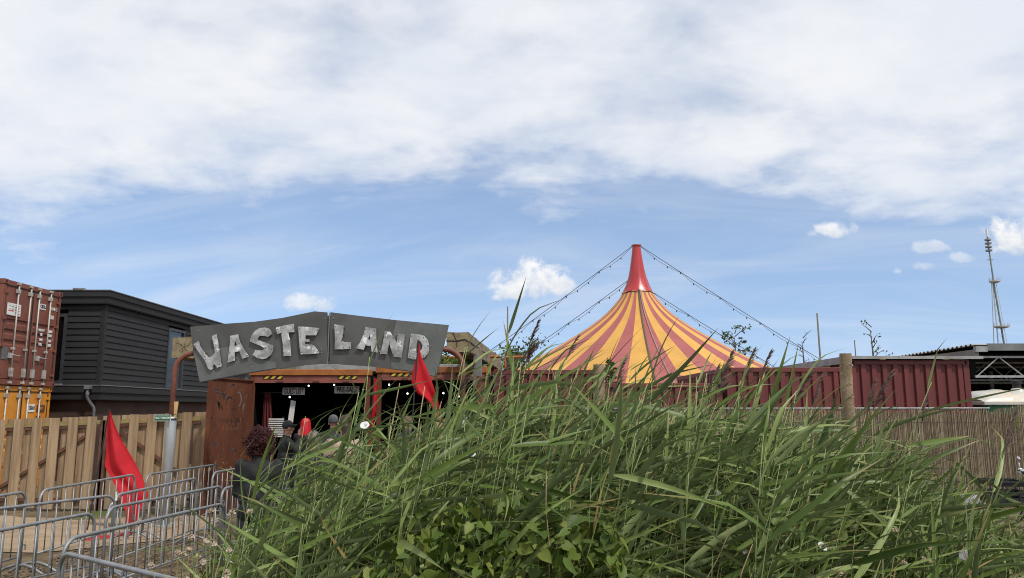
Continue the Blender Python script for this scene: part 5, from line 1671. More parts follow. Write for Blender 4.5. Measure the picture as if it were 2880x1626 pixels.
def person(label, x, y, rz, h, top, hair, arm='down', lean=0.0, wide=1.0, legs='denim', extra=None):
    """faces local +Y"""
    t = thing('person', label, 'person', (x, y, 0.0 if y < 17 else 0.06), rz, 'people queuing at the entrance')
    s = h / 1.78
    sh = 1.46; hip = 0.93
    ly = lean
    neck = Vector((0, 0.01 + ly, 1.50)); hd = Vector((0, 0.03 + ly * 1.25, 1.66))
    shl = [Vector((q * 0.19 * wide, ly, 1.43)) for q in (-1, 1)]
    if arm == 'down':
        el = [Vector((q * 0.27 * wide, -0.02 + ly * .8, 1.14)) for q in (-1, 1)]
        ha = [Vector((q * 0.26 * wide, 0.10 + ly * .6, 0.89)) for q in (-1, 1)]
    elif arm == 'front':
        el = [Vector((q * 0.232 * wide, 0.03 + ly, 1.14)) for q in (-1, 1)]
        ha = [Vector((q * 0.10, 0.28 + ly, 1.12)) for q in (-1, 1)]
    else:   # one hand raised to the face
        el = [Vector((-0.27 * wide, -0.02, 1.14)), Vector((0.30 * wide, 0.14, 1.24))]
        ha = [Vector((-0.26 * wide, 0.10, 0.89)), Vector((0.17, 0.20, 1.55))]
    P = []
    P += [('e', hd + Vector((0, 0, 0.035)), (0.077, 0.096, 0.105)), ('e', hd + Vector((0, 0.03, -0.06)), (0.058, 0.062, 0.07)),
          ('e', hd + Vector((0, 0.103, -0.01)), (0.014, 0.022, 0.026)), ('e', hd + Vector((0, 0.088, -0.062)), (0.026, 0.012, 0.010)),
          ('e', hd + Vector((-0.08, 0, 0.0)), (0.012, 0.022, 0.034)), ('e', hd + Vector((0.08, 0, 0.0)), (0.012, 0.022, 0.034)),
          ('c', neck + Vector((0, 0, -0.06)), hd + Vector((0, -0.01, -0.06)), 0.062, 0.055)]
    P += [('e', (0, ly * .9, 1.33), (0.17 * wide, 0.105, 0.16)), ('e', (0, ly * .5, 1.12), (0.145 * wide, 0.10, 0.16)), ('e', (0, 0, 0.96), (0.165 * wide, 0.11, 0.13))]
    hands = []
    for i, q in enumerate((-1, 1)):
        P += [('c', shl[i], el[i], 0.052, 0.041), ('c', el[i], ha[i], 0.040, 0.027)]
        d = (ha[i] - el[i]).normalized()
        side = Vector((q, 0, 0)) - d * d.x * q
        if side.length < .2: side = Vector((0, 1, 0))
        side.normalize(); nrm = d.cross(side)
        pc = ha[i] + d * 0.055
        P.append(('c', ha[i] + d * 0.02, pc + d * 0.02, 0.030, 0.034))
        for k in range(4):
            b0 = pc + d * 0.035 + side * (0.03 - 0.02 * k)
            ln = (0.062, 0.074, 0.070, 0.055)[k]
            b1 = b0 + d * ln * .55 + nrm * 0.008; b2 = b1 + d * ln * .4 + nrm * 0.022
            P += [('c', b0, b1, 0.0105, 0.0095), ('c', b1, b2, 0.0095, 0.0085)]
        th0 = ha[i] + d * 0.03 + side * -0.025; th1 = th0 - side * 0.030 + d * 0.03; th2 = th1 + d * 0.032
        P += [('c', th0, th1, 0.013, 0.011), ('c', th1, th2, 0.011, 0.009)]
        kn = Vector((q * 0.10, 0.03, 0.50)); an = Vector((q * 0.105, -0.01 + 0.03 * q, 0.08))
        P += [('c', (q * 0.09, 0, 0.90), kn, 0.083, 0.056), ('c', kn, an, 0.056, 0.037), ('c', an + Vector((0, -0.02, -0.035)), an + Vector((0, 0.15, -0.045)), 0.036, 0.030)]
    body = blob(P, 0.0095, 'body', 3)
    body.transform(Matrix.Scale(s, 4))
    obj('body', body, M['skin'], t)
    # jacket or shirt
    J = [('e', (0, ly * .9, 1.32), (0.222 * wide, 0.142, 0.19)), ('e', (0, ly * .5, 1.12), (0.215 * wide, 0.145, 0.21)), ('e', (0, 0, 0.93), (0.212 * wide, 0.146, 0.15)), ('c', (-0.13 * wide, ly, 1.385), (0.13 * wide, ly, 1.385), 0.075, 0.075), ('c', (0, ly, 1.40), (0, ly, 1.49), 0.125, 0.075),
         ('c', neck + Vector((0, -0.01, -0.07)), neck + Vector((0, -0.005, -0.015)), 0.085, 0.078)]
    for i in range(2):
        J += [('c', shl[i] + Vector((0, 0, -0.006)), el[i], 0.079, 0.060), ('c', el[i], el[i].lerp(ha[i], 0.86), 0.057, 0.045)]
    jm = blob(J, 0.016, 'jacket', 9)
    rdd = random.Random(int(x * 100))
    for v in jm.vertices:
        n_ = 0.005 * math.sin(v.co.z * 30 + v.co.x * 16 + 2 * math.sin(v.co.x * 9)) 
        v.co += v.normal * n_
    jm.transform(Matrix.Scale(s, 4))
    obj('jacket' if top == 'jacket' else 'shirt', jm, M[top], t)
    T = [('e', (0, 0, 0.93), (0.172 * wide, 0.12, 0.10))]
    for q in (-1, 1):
        kn = Vector((q * 0.10, 0.03, 0.50)); an = Vector((q * 0.105, -0.01 + 0.03 * q, 0.10))
        T += [('c', (q * 0.09, 0, 0.88), kn, 0.100, 0.075), ('c', kn, an, 0.075, 0.060)]
    tm = blob(T, 0.018, 'trousers', 3)
    tm.transform(Matrix.Scale(s, 4))
    obj('trousers', tm, M[legs], t)
    for q in (-1, 1):
        an = Vector((q * 0.105, -0.01 + 0.03 * q, 0.08))
        smh = blob([('c', an + Vector((0, -0.035, -0.034)), an + Vector((0, 0.15, -0.040)), 0.046, 0.038)], 0.013, 'shoe', 2)
        for v in smh.vertices: v.co.z = max(v.co.z, 0.001)
        smh.transform(Matrix.Scale(s, 4))
        obj('shoe', smh, M['black'], t)
        em = MB().ball((q * 0.031, hd.y + 0.088, hd.z + 0.018), (0.012, 0.009, 0.007), 8, 6).mesh('eye')
        em.transform(Matrix.Scale(s, 4))
        obj('eye', em, M['black'], t)
    # hair / hats
    rd = random.Random(int(abs(x) * 1000))
    if hair == 'curly':
        mb = MB()
        for _ in range(1500):
            d = Vector((rd.gauss(0, 1), rd.gauss(0, 1), rd.gauss(0, 1))).normalized()
            if d.y > 0.45 and d.z < 0.55:
                continue
            if d.z < -0.75: continue
            c = hd + Vector((0, -0.03, 0.02)) + Vector((d.x * 0.148, d.y * 0.138, d.z * 0.160)) * rd.uniform(0.62, 1.04) * (1 + 0.10 * math.sin(d.x * 5 + d.z * 4) + 0.08 * math.sin(d.z * 9 + 1))
            a0 = rd.uniform(0, 6.28); rr = rd.uniform(0.012, 0.022)
            ax = Vector((rd.gauss(0, 1), rd.gauss(0, 1), rd.gauss(0, 1))).normalized()
            u = ax.orthogonal().normalized(); w = ax.cross(u)
            pts = [c + (u * math.cos(a0 + k * .9) + w * math.sin(a0 + k * .9)) * rr + ax * (k * 0.007) for k in range(9)]
            mb.tube(pts, [0.0032] * 8 + [0.001], 3)
        mb.ball(hd + Vector((0, -0.03, 0.03)), (0.115, 0.11, 0.13), 14, 10)
        hm = mb.mesh('hair'); hm.transform(Matrix.Scale(s, 4)); obj('hair', hm, M['redcurl'], t, smooth=True)
    elif hair == 'wig':
        mb = MB()
        n, k = 16, 20
        vs, fs = [], []
        for i in range(n + 1):
            f = i / n
            if f < .4:
                a = f / .4 * PI / 2
                r, z = 0.094 * math.sin(a) ** 0.8 + .004, 0.125 * math.cos(a)
            else:
                r, z = 0.098 + 0.02 * math.sin((f - .4) * 4), -(f - .4) / .6 * 0.40
            for j in range(k + 1):
                b = R(40) + (2 * PI - R(80)) * j / k + PI / 2
                w = 1 + 0.07 * math.sin(j * 2.6) * f + 0.04 * math.sin(j * 5.1 + i * .5)
                vs.append((hd.x + r * w * math.cos(b), hd.y - 0.01 + r * 1.1 * w * math.sin(b), hd.z + 0.02 + z))
        for i in range(n):
            for j in range(k):
                a = i * (k + 1) + j
                fs.append((a, a + k + 1, a + k + 2, a + 1))
        hm = MB().add(vs, fs).mesh('hair'); hm.transform(Matrix.Scale(s, 4))
        o = obj('hair', hm, M['redwig'], t, smooth=True)
        so = o.modifiers.new('thick', 'SOLIDIFY'); so.thickness = 0.012
    elif hair == 'bun':
        hm = blob([('e', hd + Vector((0, -0.022, 0.045)), (0.096, 0.105, 0.118)), ('e', hd + Vector((0.03, -0.10, 0.12)), (0.055, 0.05, 0.055)), ('c', hd + Vector((0, -0.08, 0)), hd + Vector((0, -0.10, -0.16)), 0.06, 0.035)], 0.012, 'hair', 2)
        hm.transform(Matrix.Scale(s, 4)); obj('hair', hm, M['brownhair'], t)
    elif hair in ('beanie', 'cap'):
        hm = blob([('e', hd + Vector((0, -0.008, 0.062)), (0.092, 0.106, 0.10))] + ([('e', hd + Vector((0, 0.12, 0.062)), (0.07, 0.06, 0.012))] if hair == 'cap' else [('e', hd + Vector((0, -0.01, 0.03)), (0.095, 0.108, 0.03))]), 0.011, 'hat', 2)
        hm.transform(Matrix.Scale(s, 4)); obj('hat', hm, M['black'] if hair == 'cap' else M['greycloth'], t)
    elif hair == 'short':
        hm = blob([('e', hd + Vector((0, -0.02, 0.05)), (0.084, 0.097, 0.102))], 0.011, 'hair', 2)
        hm.transform(Matrix.Scale(s, 4)); obj('hair', hm, M['greyhair'], t)
    return t


person('person with curly dark red hair in a black jacket, nearest in the queue', -2.74, 8.5, R(8), 1.74, 'jacket', 'curly', 'front', 0.05, 1.0)
person('person in a dark cap raising a hand to the face', -4.22, 14.6, R(-60), 1.76, 'jacket', 'cap', 'raise')
person('person with long bright red hair facing the entrance', -4.22, 15.9, R(-25), 1.80, 'jacket', 'wig', 'front')
person('person with short grey hair in a black jacket', -2.46, 9.7, R(15), 1.71, 'jacket', 'short', 'front', 0.05, 1.1)
person('person in a grey knitted hat in the queue', -3.42, 14.9, R(10), 1.86, 'greycloth', 'beanie', 'down')
person('person with brown hair in a bun and beige shirt', -2.42, 11.3, R(20), 1.88, 'beige', 'bun', 'front')
person('bald person right of the small red flag', -1.93, 14.6, R(40), 1.86, 'greycloth', 'none', 'down')

# stack of pale papers on a stand just inside the entrance, and a leaning pale board
t = thing('louvred_stand', 'small stand of pale slats beside the rusty panel', 'stand', (-5.02, 16.6, 0))
for i in range(9):
    obj('slat', MB().box(-0.16, 0.16, -0.02, 0.02, 1.42 + i * 0.045, 1.445 + i * 0.045), M['offwhite'], t)
obj('upright', MB().box(-0.15, -0.12, 0.021, 0.05, 0.0, 1.84).box(0.12, 0.15, 0.021, 0.05, 0.0, 1.84), M['black'], t)
lb = obj('leaning_board', MB().add([(0, 0, 0), (0.13, 0, 0), (0.33, 0, 2.12), (0.22, 0, 2.14), (0, 0.015, 0), (0.13, 0.015, 0), (0.33, 0.015, 2.12), (0.22, 0.015, 2.14)],
         [(0, 1, 2, 3), (4, 7, 6, 5), (0, 4, 5, 1), (3, 2, 6, 7), (0, 3, 7, 4), (1, 5, 6, 2)]), M['offwhite'], loc=(-5.15, 17.3, 0.06))
tag(lb, 'pale narrow board leaning behind the slatted stand', 'board')


# ------------------------------------------------------------------ bicycle with crate at right edge
def bicycle():
    t = thing('bicycle', 'bicycle with black front crate and chrome handlebar at the right edge', 'bicycle', (7.22, 11.0, ground_z(7.22, 11.0)), R(172))
    # local +X is forward
    for x in (0.28, -0.80):
        ring = [(x + 0.335 * math.cos(2 * PI * k / 28), 0, 0.36 + 0.335 * math.sin(2 * PI * k / 28)) for k in range(29)]
        w = obj('wheel', MB().tube(ring, 0.022, 8, False), M['blacktyre'], t, smooth=True)
        rim = [(x + 0.31 * math.cos(2 * PI * k / 28), 0, 0.36 + 0.31 * math.sin(2 * PI * k / 28)) for k in range(29)]
        obj('rim', MB().tube(rim, 0.012, 6, False), M['chrome'], w)
        sp = MB()
        for k in range(16):
            a = 2 * PI * k / 16
            sp.tube([(x, 0.02 * (-1) ** k, 0.36), (x + 0.305 * math.cos(a), 0, 0.36 + 0.305 * math.sin(a))], 0.002, 4)
        obj('spoke', sp, M['chrome'], w)
    f = MB()
    f.tube([(0.02, 0, 0.92), (-0.02, 0, 0.76)], 0.024).tube([(-0.01, 0, 0.80), (-0.38, 0, 0.30)], 0.02).tube([(-0.38, 0, 0.30), (-0.52, 0, 0.84)], 0.018)
    f.tube([(0.0, 0, 0.84), (-0.46, 0, 0.62)], 0.016).tube([(-0.38, 0, 0.30), (-0.80, 0, 0.36)], 0.014).tube([(-0.50, 0, 0.76), (-0.80, 0, 0.36)], 0.012)
    obj('frame', f, M['black'], t, smooth=True)
    obj('fork', MB().tube([(0.0, 0.05, 0.76), (0.14, 0.05, 0.55), (0.28, 0.05, 0.36)], 0.013).tube([(0.0, -0.05, 0.76), (0.14, -0.05, 0.55), (0.28, -0.05, 0.36)], 0.013), M['black'], t)
    hb = obj('handlebar', MB().tube([(-0.20, 0.30, 1.10), (-0.05, 0.29, 1.12), (0.06, 0.18, 1.12), (0.05, 0, 1.10), (0.06, -0.18, 1.12), (-0.05, -0.29, 1.12), (-0.20, -0.30, 1.10)], 0.0135, 10).tube([(0.03, 0, 0.92), (0.05, 0, 1.10)], 0.016, 10), M['chrome'], t, smooth=True)
    for s in (-1, 1):
        obj('grip', MB().tube([(-0.24, s * 0.30, 1.095), (-0.10, s * 0.295, 1.115)], 0.019, 10), M['black'], hb)
        obj('brake_lever', MB().tube([(-0.02, s * 0.27, 1.11), (-0.06, s * 0.30, 1.07), (-0.20, s * 0.33, 1.055)], 0.009, 8), M['chrome'], hb)
    obj('bell', MB().ball((0.05, -0.12, 1.165), (0.034, 0.034, 0.028), 12, 8), M['chrome'], hb, smooth=True)
    obj('lamp', MB().lathe([(0.02, -0.05), (0.05, -0.02), (0.055, 0.02), (0.02, 0.03)], 12, (0.08, 0.06, 1.16)), M['chrome'], hb, smooth=True)
    obj('mirror', MB().tube([(-0.04, -0.29, 1.12), (-0.02, -0.30, 1.26)], 0.006, 6).ball((-0.02, -0.30, 1.30), (0.02, 0.055, 0.04), 12, 8), M['chrome'], hb, smooth=True)
    cr = MB()
    x0, x1, y0, y1, z0, z1 = 0.08, 0.56, -0.24, 0.24, 0.72, 1.02
    cr.box(x0, x1, y0, y1, z0, z0 + 0.015)
    for z, hgt in ((z0 + 0.015, 0.07), (z0 + 0.12, 0.05), (z1 - 0.06, 0.06)):
        cr.box(x0, x1, y0, y0 + 0.012, z, z + hgt).box(x0, x1, y1 - 0.012, y1, z, z + hgt).box(x0, x0 + 0.012, y0 + 0.012, y1 - 0.012, z, z + hgt).box(x1 - 0.012, x1, y0 + 0.012, y1 - 0.012, z, z + hgt)
    for x in (x0 - 0.004, x0 + 0.16, x0 + 0.32, x1 - 0.016):
        cr.box(x, x + 0.02, y0 - 0.006, y0 - 0.001, z0, z1).box(x, x + 0.02, y1 + 0.001, y1 + 0.006, z0, z1)
    cr.box(x0 - 0.02, x1 + 0.02, y0 - 0.025, y0 - 0.007, z1 - 0.012, z1 + 0.012).box(x0 - 0.02, x1 + 0.02, y1 + 0.007, y1 + 0.025, z1 - 0.012, z1 + 0.012)
    c = obj('crate', cr, M['black'], t)
    obj('rack', MB().tube([(0.05, 0.1, 0.70), (0.55, 0.1, 0.70)], 0.012).tube([(0.05, -0.1, 0.70), (0.55, -0.1, 0.70)], 0.012).tube([(0.5, 0.1, 0.70), (0.28, 0.07, 0.36)], 0.009).tube([(0.5, -0.1, 0.70), (0.28, -0.07, 0.36)], 0.009), M['black'], t)
    obj('saddle', MB().ball((-0.56, 0, 0.92), (0.14, 0.085, 0.04), 12, 8).tube([(-0.53, 0, 0.80), (-0.55, 0, 0.9)], 0.014), M['black'], t, smooth=True)
    obj('crank', MB().tube([(-0.38, 0.06, 0.30), (-0.30, 0.06, 0.16)], 0.01).tube([(-0.38, -0.06, 0.30), (-0.46, -0.06, 0.44)], 0.01).tube([(-0.38, -0.03, 0.30), (-0.38, -0.025, 0.30)], 0.09, 18), M['chrome'], t)
    obj('pedal', MB().box(-0.35, -0.25, 0.065, 0.14, 0.145, 0.17).box(-0.51, -0.41, -0.14, -0.065, 0.43, 0.455), M['black'], t)
    obj('side_stand', MB().tube([(-0.42, 0.04, 0.32), (-0.5, 0.2, 0.0)], 0.01), M['galv'], t)


bicycle()
kb = obj('concrete_block', MB().box(-0.6, 0.6, -0.25, 0.25, 0, 0.42), M['concrete'], loc=(8.2, 14.6, 0), bevel=0.02)
tag(kb, 'low grey concrete block between the reeds and the reed screen', 'block')


# ------------------------------------------------------------------ reeds
def leaf_arrays(seed, nseg=8):
    """unit-length reed blade along +X, V-folded, drooping and twisting"""
    g = np.random.default_rng(seed)
    w = g.uniform(0.032, 0.060)
    rise, droop = g.uniform(-0.05, 0.15), g.uniform(0.02, 0.30)
    side = g.uniform(-0.12, 0.12)
    tw = g.uniform(-0.8, 0.8)
    kink = g.uniform(0.45, 0.9) if g.random() < 0.2 else None
    V = []
    for i in range(nseg + 1):
        t = i / nseg
        wt = w * (min(1, 0.35 + t / 0.22) if t < 0.16 else 1.0) * max(0.0, 1 - ((t - 0.16) / 0.84) ** 1.5 if t > 0.16 else 1.0)
        x = t * (1 - 0.05 * droop)
        z = rise * t - droop * t * t
        if kink and t > kink:
            z -= (t - kink) * 0.55
        y = side * t * t
        a = tw * t
        for s, lift in ((-1, 0.16), (0, 0.0), (1, 0.16)):
            V.append((x, y + s * wt * 0.5 * math.cos(a), z + s * wt * 0.5 * math.sin(a) + lift * wt))
    F = []
    for i in range(nseg):
        for j in range(2):
            a = i * 3 + j
            F.append((a, a + 3, a + 4, a + 1))
    return np.array(V), F


NLV = 20
LEAVES = [leaf_arrays(100 + i) for i in range(NLV)]
LEAFM = []
for i, (V, F) in enumerate(LEAVES):
    me = bpy.data.meshes.new('leaf')
    me.from_pydata(V.tolist(), [], F)
    at = me.attributes.new('tint', 'FLOAT', 'POINT')
    at.data.foreach_set('value', np.full(len(V), (i * 0.37) % 1.0, dtype=np.float32))
    al = me.attributes.new('along', 'FLOAT', 'POINT')
    al.data.foreach_set('value', np.clip(V[:, 0], 0, 1).astype(np.float32))
    for p in me.polygons: p.use_smooth = True
    me.materials.append(M['leaf'])
    LEAFM.append(me)
DEADM = []
for i in range(3):
    me = LEAFM[i * 3].copy(); me.materials.clear(); me.materials.append(M['dead']); DEADM.append(me)


def stem_curve(var, t):
    lean = (0.10, 0.17, 0.05, 0.24, 0.13)[var]
    sy = (0.02, -0.03, 0.04, 0.0, -0.02)[var]
    return (lean * t ** 1.8, sy * t * t, t * (1 - 0.5 * lean * lean * t))


STEMM = []
for v in range(5):
    pts = [stem_curve(v, i / 9) for i in range(10)]
    me = MB().tube(pts, [0.0024 - 0.0014 * i / 9 for i in range(10)], 5).mesh('stem')
    me.materials.append(M['stem'])
    for p in me.polygons: p.use_smooth = True
    STEMM.append(me)


def plume_mesh(seed):
    """one-sided feathery panicle, unit length along +Z, drooping toward +X"""
    rd = random.Random(seed)
    mb = MB()
    ax = [Vector((0.20 * (i / 10) ** 2, 0, i / 10)) for i in range(11)]
    mb.tube(ax, [0.012 - 0.001 * i for i in range(11)], 4)
    vs, fs = [], []
    for k in range(70):
        f = rd.uniform(0.05, 0.95)
        p = Vector((0.20 * f * f, 0, f))
        ln = (0.42 - 0.25 * f) * rd.uniform(0.6, 1.1)
        d = Vector((rd.uniform(-0.05, 0.55), rd.uniform(-.28, .28), 1.0)).normalized()
        q = [p + d * ln * u + Vector((0.10 * u * u * ln * 2, 0, -0.05 * u * u)) for u in (0, .4, .75, 1)]
        w = rd.uniform(0.009, 0.017)
        s = d.cross(Vector((rd.gauss(0, 1), rd.gauss(0, 1), 0.1))).normalized()
        o = len(vs)
        for i_, c in enumerate(q):
            ww = w * (0.6, 1.0, 0.8, 0.15)[i_]
            vs += [c - s * ww, c + s * ww]
        fs += [(o, o + 1, o + 3, o + 2), (o + 2, o + 3, o + 5, o + 4), (o + 4, o + 5, o + 7, o + 6)]
    mb.add(vs, fs)
    me = mb.mesh('plume')
    me.materials.append(M['plume'])
    return me


PLUMES = [plume_mesh(s) for s in (1, 2, 3, 4)]


def stand_height(x, y):
    """how tall the stand grows: highest left of centre, lower to the right edge"""
    s = x * 5.0 / max(y, 2.5)
    kx = [-2.2, -1.6, -1.37, -1.02, -0.67, -0.32, 0.14, 0.6, 1.3, 1.76, 2.2, 2.7, 3.0, 3.4, 3.8]
    kz = [1.05, 1.46, 1.60, 1.74, 1.88, 2.07, 2.08, 2.02, 1.93, 1.84, 1.68, 1.40, 1.18, 1.02, 0.98]
    return 2.0 + (float(np.interp(s, kx, kz)) - 2.0) * y / 5.0


def euler_leaf(rd, h_rel):
    az = rd.gauss(0, 34)
    if rd.random() < 0.10: az += 180
    pitch = rd.gauss(22, 17)
    if rd.random() < 0.22: pitch = rd.uniform(45, 82)
    roll = rd.choice((-1, 1)) * rd.uniform(15, 85)
    return Euler((R(roll), R(-pitch), R(az)), 'XYZ')


REEDS = []     # (x, y, base z, height, stem variant, turn, [(t, euler, length, leaf id)])


def grow_reed(rd, x, y, top):
    zb = ground_z(x, y)
    h = top - zb
    var = rd.randrange(5)
    n = rd.randint(8, 11)
    lv = []
    for i in range(n):
        t = 0.34 + 0.63 * (i + rd.uniform(-.3, .3)) / n
        ln = rd.uniform(0.28, 0.66) * (1.0 - 0.25 * abs(t - 0.62))
        lv.append((t, euler_leaf(rd, t), ln, rd.randrange(NLV)))
    # top shoot
    lv.append((0.97, Euler((R(rd.uniform(-60, 60)), R(-rd.uniform(30, 75)), R(rd.gauss(0, 20))), 'XYZ'), rd.uniform(0.22, 0.40), rd.randrange(NLV)))
    return (x, y, zb, h, var, R(rd.gauss(0, 14)), lv)


rd = random.Random(31)
while len(REEDS) < 1150:
    q = rd.random()
    y = rd.uniform(4.0, 6.0) if q < 0.55 else (rd.uniform(6.0, 8.4) if q < 0.92 else rd.uniform(3.3, 4.0))
    x = rd.uniform(-0.36 * y, 0.74 * y)
    s = x * 5.0 / y
    if s < -1.45 and rd.random() < 0.5: continue
    if s > 2.2 and rd.random() < 0.35: continue
    top = stand_height(x, y) + (rd.uniform(0.05, 0.30) if (rd.random() < 0.07 and s < 1.6) else -abs(rd.gauss(0, 0.22))) * y / 5
    if top < ground_z(x, y) + 0.5: continue
    REEDS.append(grow_reed(rd, x, y, top))
# tall stragglers that rise clear of the stand
for (x, y, top) in ((-0.93, 4.6, 2.34), (-1.00, 4.1, 2.12), (-1.32, 4.4, 1.98), (-0.55, 4.8, 2.42), (-0.45, 4.3, 2.38), (-0.22, 4.2, 2.50), (0.05, 4.4, 2.30), (0.95, 4.2, 2.20),
                    (1.10, 4.0, 2.16), (1.9, 4.4, 2.22), (-1.45, 4.2, 1.80), (-1.62, 4.6, 1.78), (-1.15, 3.9, 1.95), (-0.05, 3.7, 2.25), (0.6, 3.8, 2.2), (-1.78, 4.9, 1.62), (-1.52, 4.6, 1.86), (-1.60, 4.9, 1.80), (-1.45, 4.9, 1.90), (-1.70, 5.2, 1.72), (-1.36, 4.7, 1.98), (-1.28, 4.9, 2.02), (-1.20, 4.5, 2.0),
                    (-1.55, 5.4, 1.82), (-1.42, 4.4, 1.74), (-1.62, 4.4, 1.60), (-1.05, 4.9, 2.06), (-1.75, 5.0, 1.55), (-0.55, 3.5, 1.72), (-0.35, 3.4, 1.66), (-0.1, 3.45, 1.74), (0.12, 3.4, 1.66), (0.3, 3.5, 1.72), (-0.22, 3.6, 1.78), (0.02, 3.7, 1.8), (-0.7, 3.6, 1.7), (0.45, 3.6, 1.7)):
    REEDS.append(grow_reed(rd, x, y, top))
# those that show largest: near and tall, built one by one
order = sorted(range(len(REEDS)), key=lambda i: -(REEDS[i][2] + REEDS[i][3] - 2.0 + 0.55) / REEDS[i][1])
single = set(order[:230]) | set(range(1150, len(REEDS)))


def build_single_reed(r, plume=None, dead=False, label=None):
    x, y, zb, h, var, turn, lv = r
    if plume is not None:
        lab, grp = 'reed stalk carrying a purple brown feathery plume above the green reed bed', 'reeds with plumes'
    elif dead:
        lab, grp = 'green reed stalk with a withered yellow leaf in the reed bed', 'reeds with yellow leaves'
    else:
        lab, grp = 'green reed stalk with long leaves swept right by the wind in the foreground', 'foreground reeds'
    t = thing('reed', label or lab, 'reed', (x, y, zb - 0.02), turn, grp)
    s = obj('stem', STEMM[var], None, t)
    s.scale = (h, h, h)
    for i, (tt, e, ln, k) in enumerate(lv):
        c = stem_curve(var, tt)
        o = obj('leaf', DEADM[k % 3] if (dead and i in (3, 4)) else LEAFM[k], None, t)
        o.location = (c[0] * h, c[1] * h, c[2] * h)
        o.rotation_euler = e
        o.scale = (ln, ln, ln)
    if plume is not None:
        c = stem_curve(var, 1.0)
        p = obj('plume', PLUMES[plume % 4], None, t)
        p.location = (c[0] * h, c[1] * h, c[2] * h - 0.01)
        p.rotation_euler = (0, R(rd.uniform(4, 22)), R(rd.uniform(-30, 30)))
        q = rd.uniform(0.18, 0.28)
        p.scale = (q, q, q)
    return t


for n_, i in enumerate(sorted(single)):
    build_single_reed(REEDS[i], dead=(n_ % 37 == 5))
# plume-bearing reeds: the tops rise above the leaf mass
for n_, (x, y, top) in enumerate(((-0.11, 4.3, 2.30), (-0.08, 5.0, 2.42), (0.98, 4.7, 2.25), (1.10, 4.4, 2.22), (0.72, 4.3, 2.12), (1.98, 5.0, 2.02), (2.06, 4.6, 2.02), (1.72, 5.2, 2.06), (2.35, 5.0, 1.95),
                                  (-0.70, 4.6, 2.16), (-0.42, 4.4, 2.18), (1.45, 4.6, 2.06), (2.92, 4.6, 1.52), (2.45, 4.4, 1.82), (0.52, 5.2, 2.14), (-0.30, 5.6, 2.16), (2.7, 4.3, 1.66), (1.25, 5.6, 2.1))):
    r = grow_reed(rd, x, y, top)
    build_single_reed(r, plume=n_)


def mass(name, reeds, label, cat):
    VV, FF, TT, MI, AL = [], [], [], [], []
    o = 0
    sv = [np.array([tuple(v.co) for v in me.vertices]) for me in STEMM]
    sf = [[tuple(p.vertices) for p in me.polygons] for me in STEMM]
    g = np.random.default_rng(8)
    for (x, y, zb, h, var, turn, lv) in reeds:
        Rz = np.array(Matrix.Rotation(turn, 3, 'Z'))
        P = (sv[var] * h) @ Rz.T + np.array([x, y, zb - 0.02])
        VV.append(P); FF += [tuple(i + o for i in f) for f in sf[var]]; MI += [1] * len(sf[var])
        TT.append(np.zeros(len(P))); AL.append(np.zeros(len(P))); o += len(P)
        for (tt, e, ln, k) in lv:
            V, F = LEAVES[k]
            c = np.array(stem_curve(var, tt)) * h
            Rl = np.array(e.to_matrix())
            P = ((V * ln) @ Rl.T + c) @ Rz.T + np.array([x, y, zb - 0.02])
            VV.append(P); FF += [tuple(i + o for i in f) for f in F]; MI += [0] * len(F)
            TT.append(np.full(len(P), g.random())); AL.append(np.clip(V[:, 0], 0, 1)); o += len(P)
    me = bpy.data.meshes.new(name)
    me.from_pydata(np.concatenate(VV).tolist(), [], FF)
    at = me.attributes.new('tint', 'FLOAT', 'POINT')
    at.data.foreach_set('value', np.concatenate(TT).astype(np.float32))
    al = me.attributes.new('along', 'FLOAT', 'POINT')
    al.data.foreach_set('value', np.concatenate(AL).astype(np.float32))
    me.materials.append(M['leaf']); me.materials.append(M['stem'])
    me.polygons.foreach_set('material_index', MI)
    me.polygons.foreach_set('use_smooth', [True] * len(FF))
    ob = obj(name, me, None)
    tag(ob, label, cat, kind='stuff')


mass('reed_bed', [REEDS[i] for i in range(len(REEDS)) if i not in single], 'dense bed of green reeds filling the foreground', 'reeds')

# dry broken stalks standing in the bed
rd = random.Random(5)
for i in range(30):
    y = rd.uniform(4.6, 7.0)
    x = rd.uniform(-0.9, 2.0) if i < 24 else rd.uniform(-1.0, -0.1)
    zt = 2.0 + (rd.uniform(-0.05, 0.20)) * y / 5
    zb = ground_z(x, y)
    o = obj('dry_stalk', MB().tube([(0, 0, -0.02), (rd.uniform(.02, .10), 0, (zt - zb) * .5), (rd.uniform(.14, .34), 0, zt - zb)], [0.0045, 0.0038, 0.003], 6), M['drystem'], loc=(x, y, zb), smooth=True)
    tag(o, 'pale dry broken stalk poking out of the green reeds', 'stalk', 'dry broken stalks in the reeds')


# ------------------------------------------------------------------ undergrowth on the bank
def heart(n=7):
    pts = [(0, 0), (0.18, 0.30), (0.42, 0.34), (0.72, 0.20), (1.0, 0.0), (0.72, -0.20), (0.42, -0.34), (0.18, -0.30), (-0.10, -0.18), (-0.10, 0.18)]
    order = [9, 1, 2, 3, 4, 5, 6, 7, 8, 0]
    V = [(0.0, 0, 0), (-0.12, 0.20, 0.06), (0.12, 0.36, 0.10), (0.45, 0.34, 0.08), (0.75, 0.18, 0.02), (1.0, 0, -0.08), (0.75, -0.18, 0.02), (0.45, -0.34, 0.08), (0.12, -0.36, 0.10), (-0.12, -0.20, 0.06), (0.5, 0, -0.02)]
    F = [(0, 10, 2, 1), (10, 3, 2), (10, 4, 3), (10, 5, 4), (10, 6, 5), (10, 7, 6), (10, 8, 7), (0, 9, 8, 10)]
    return np.array(V), F


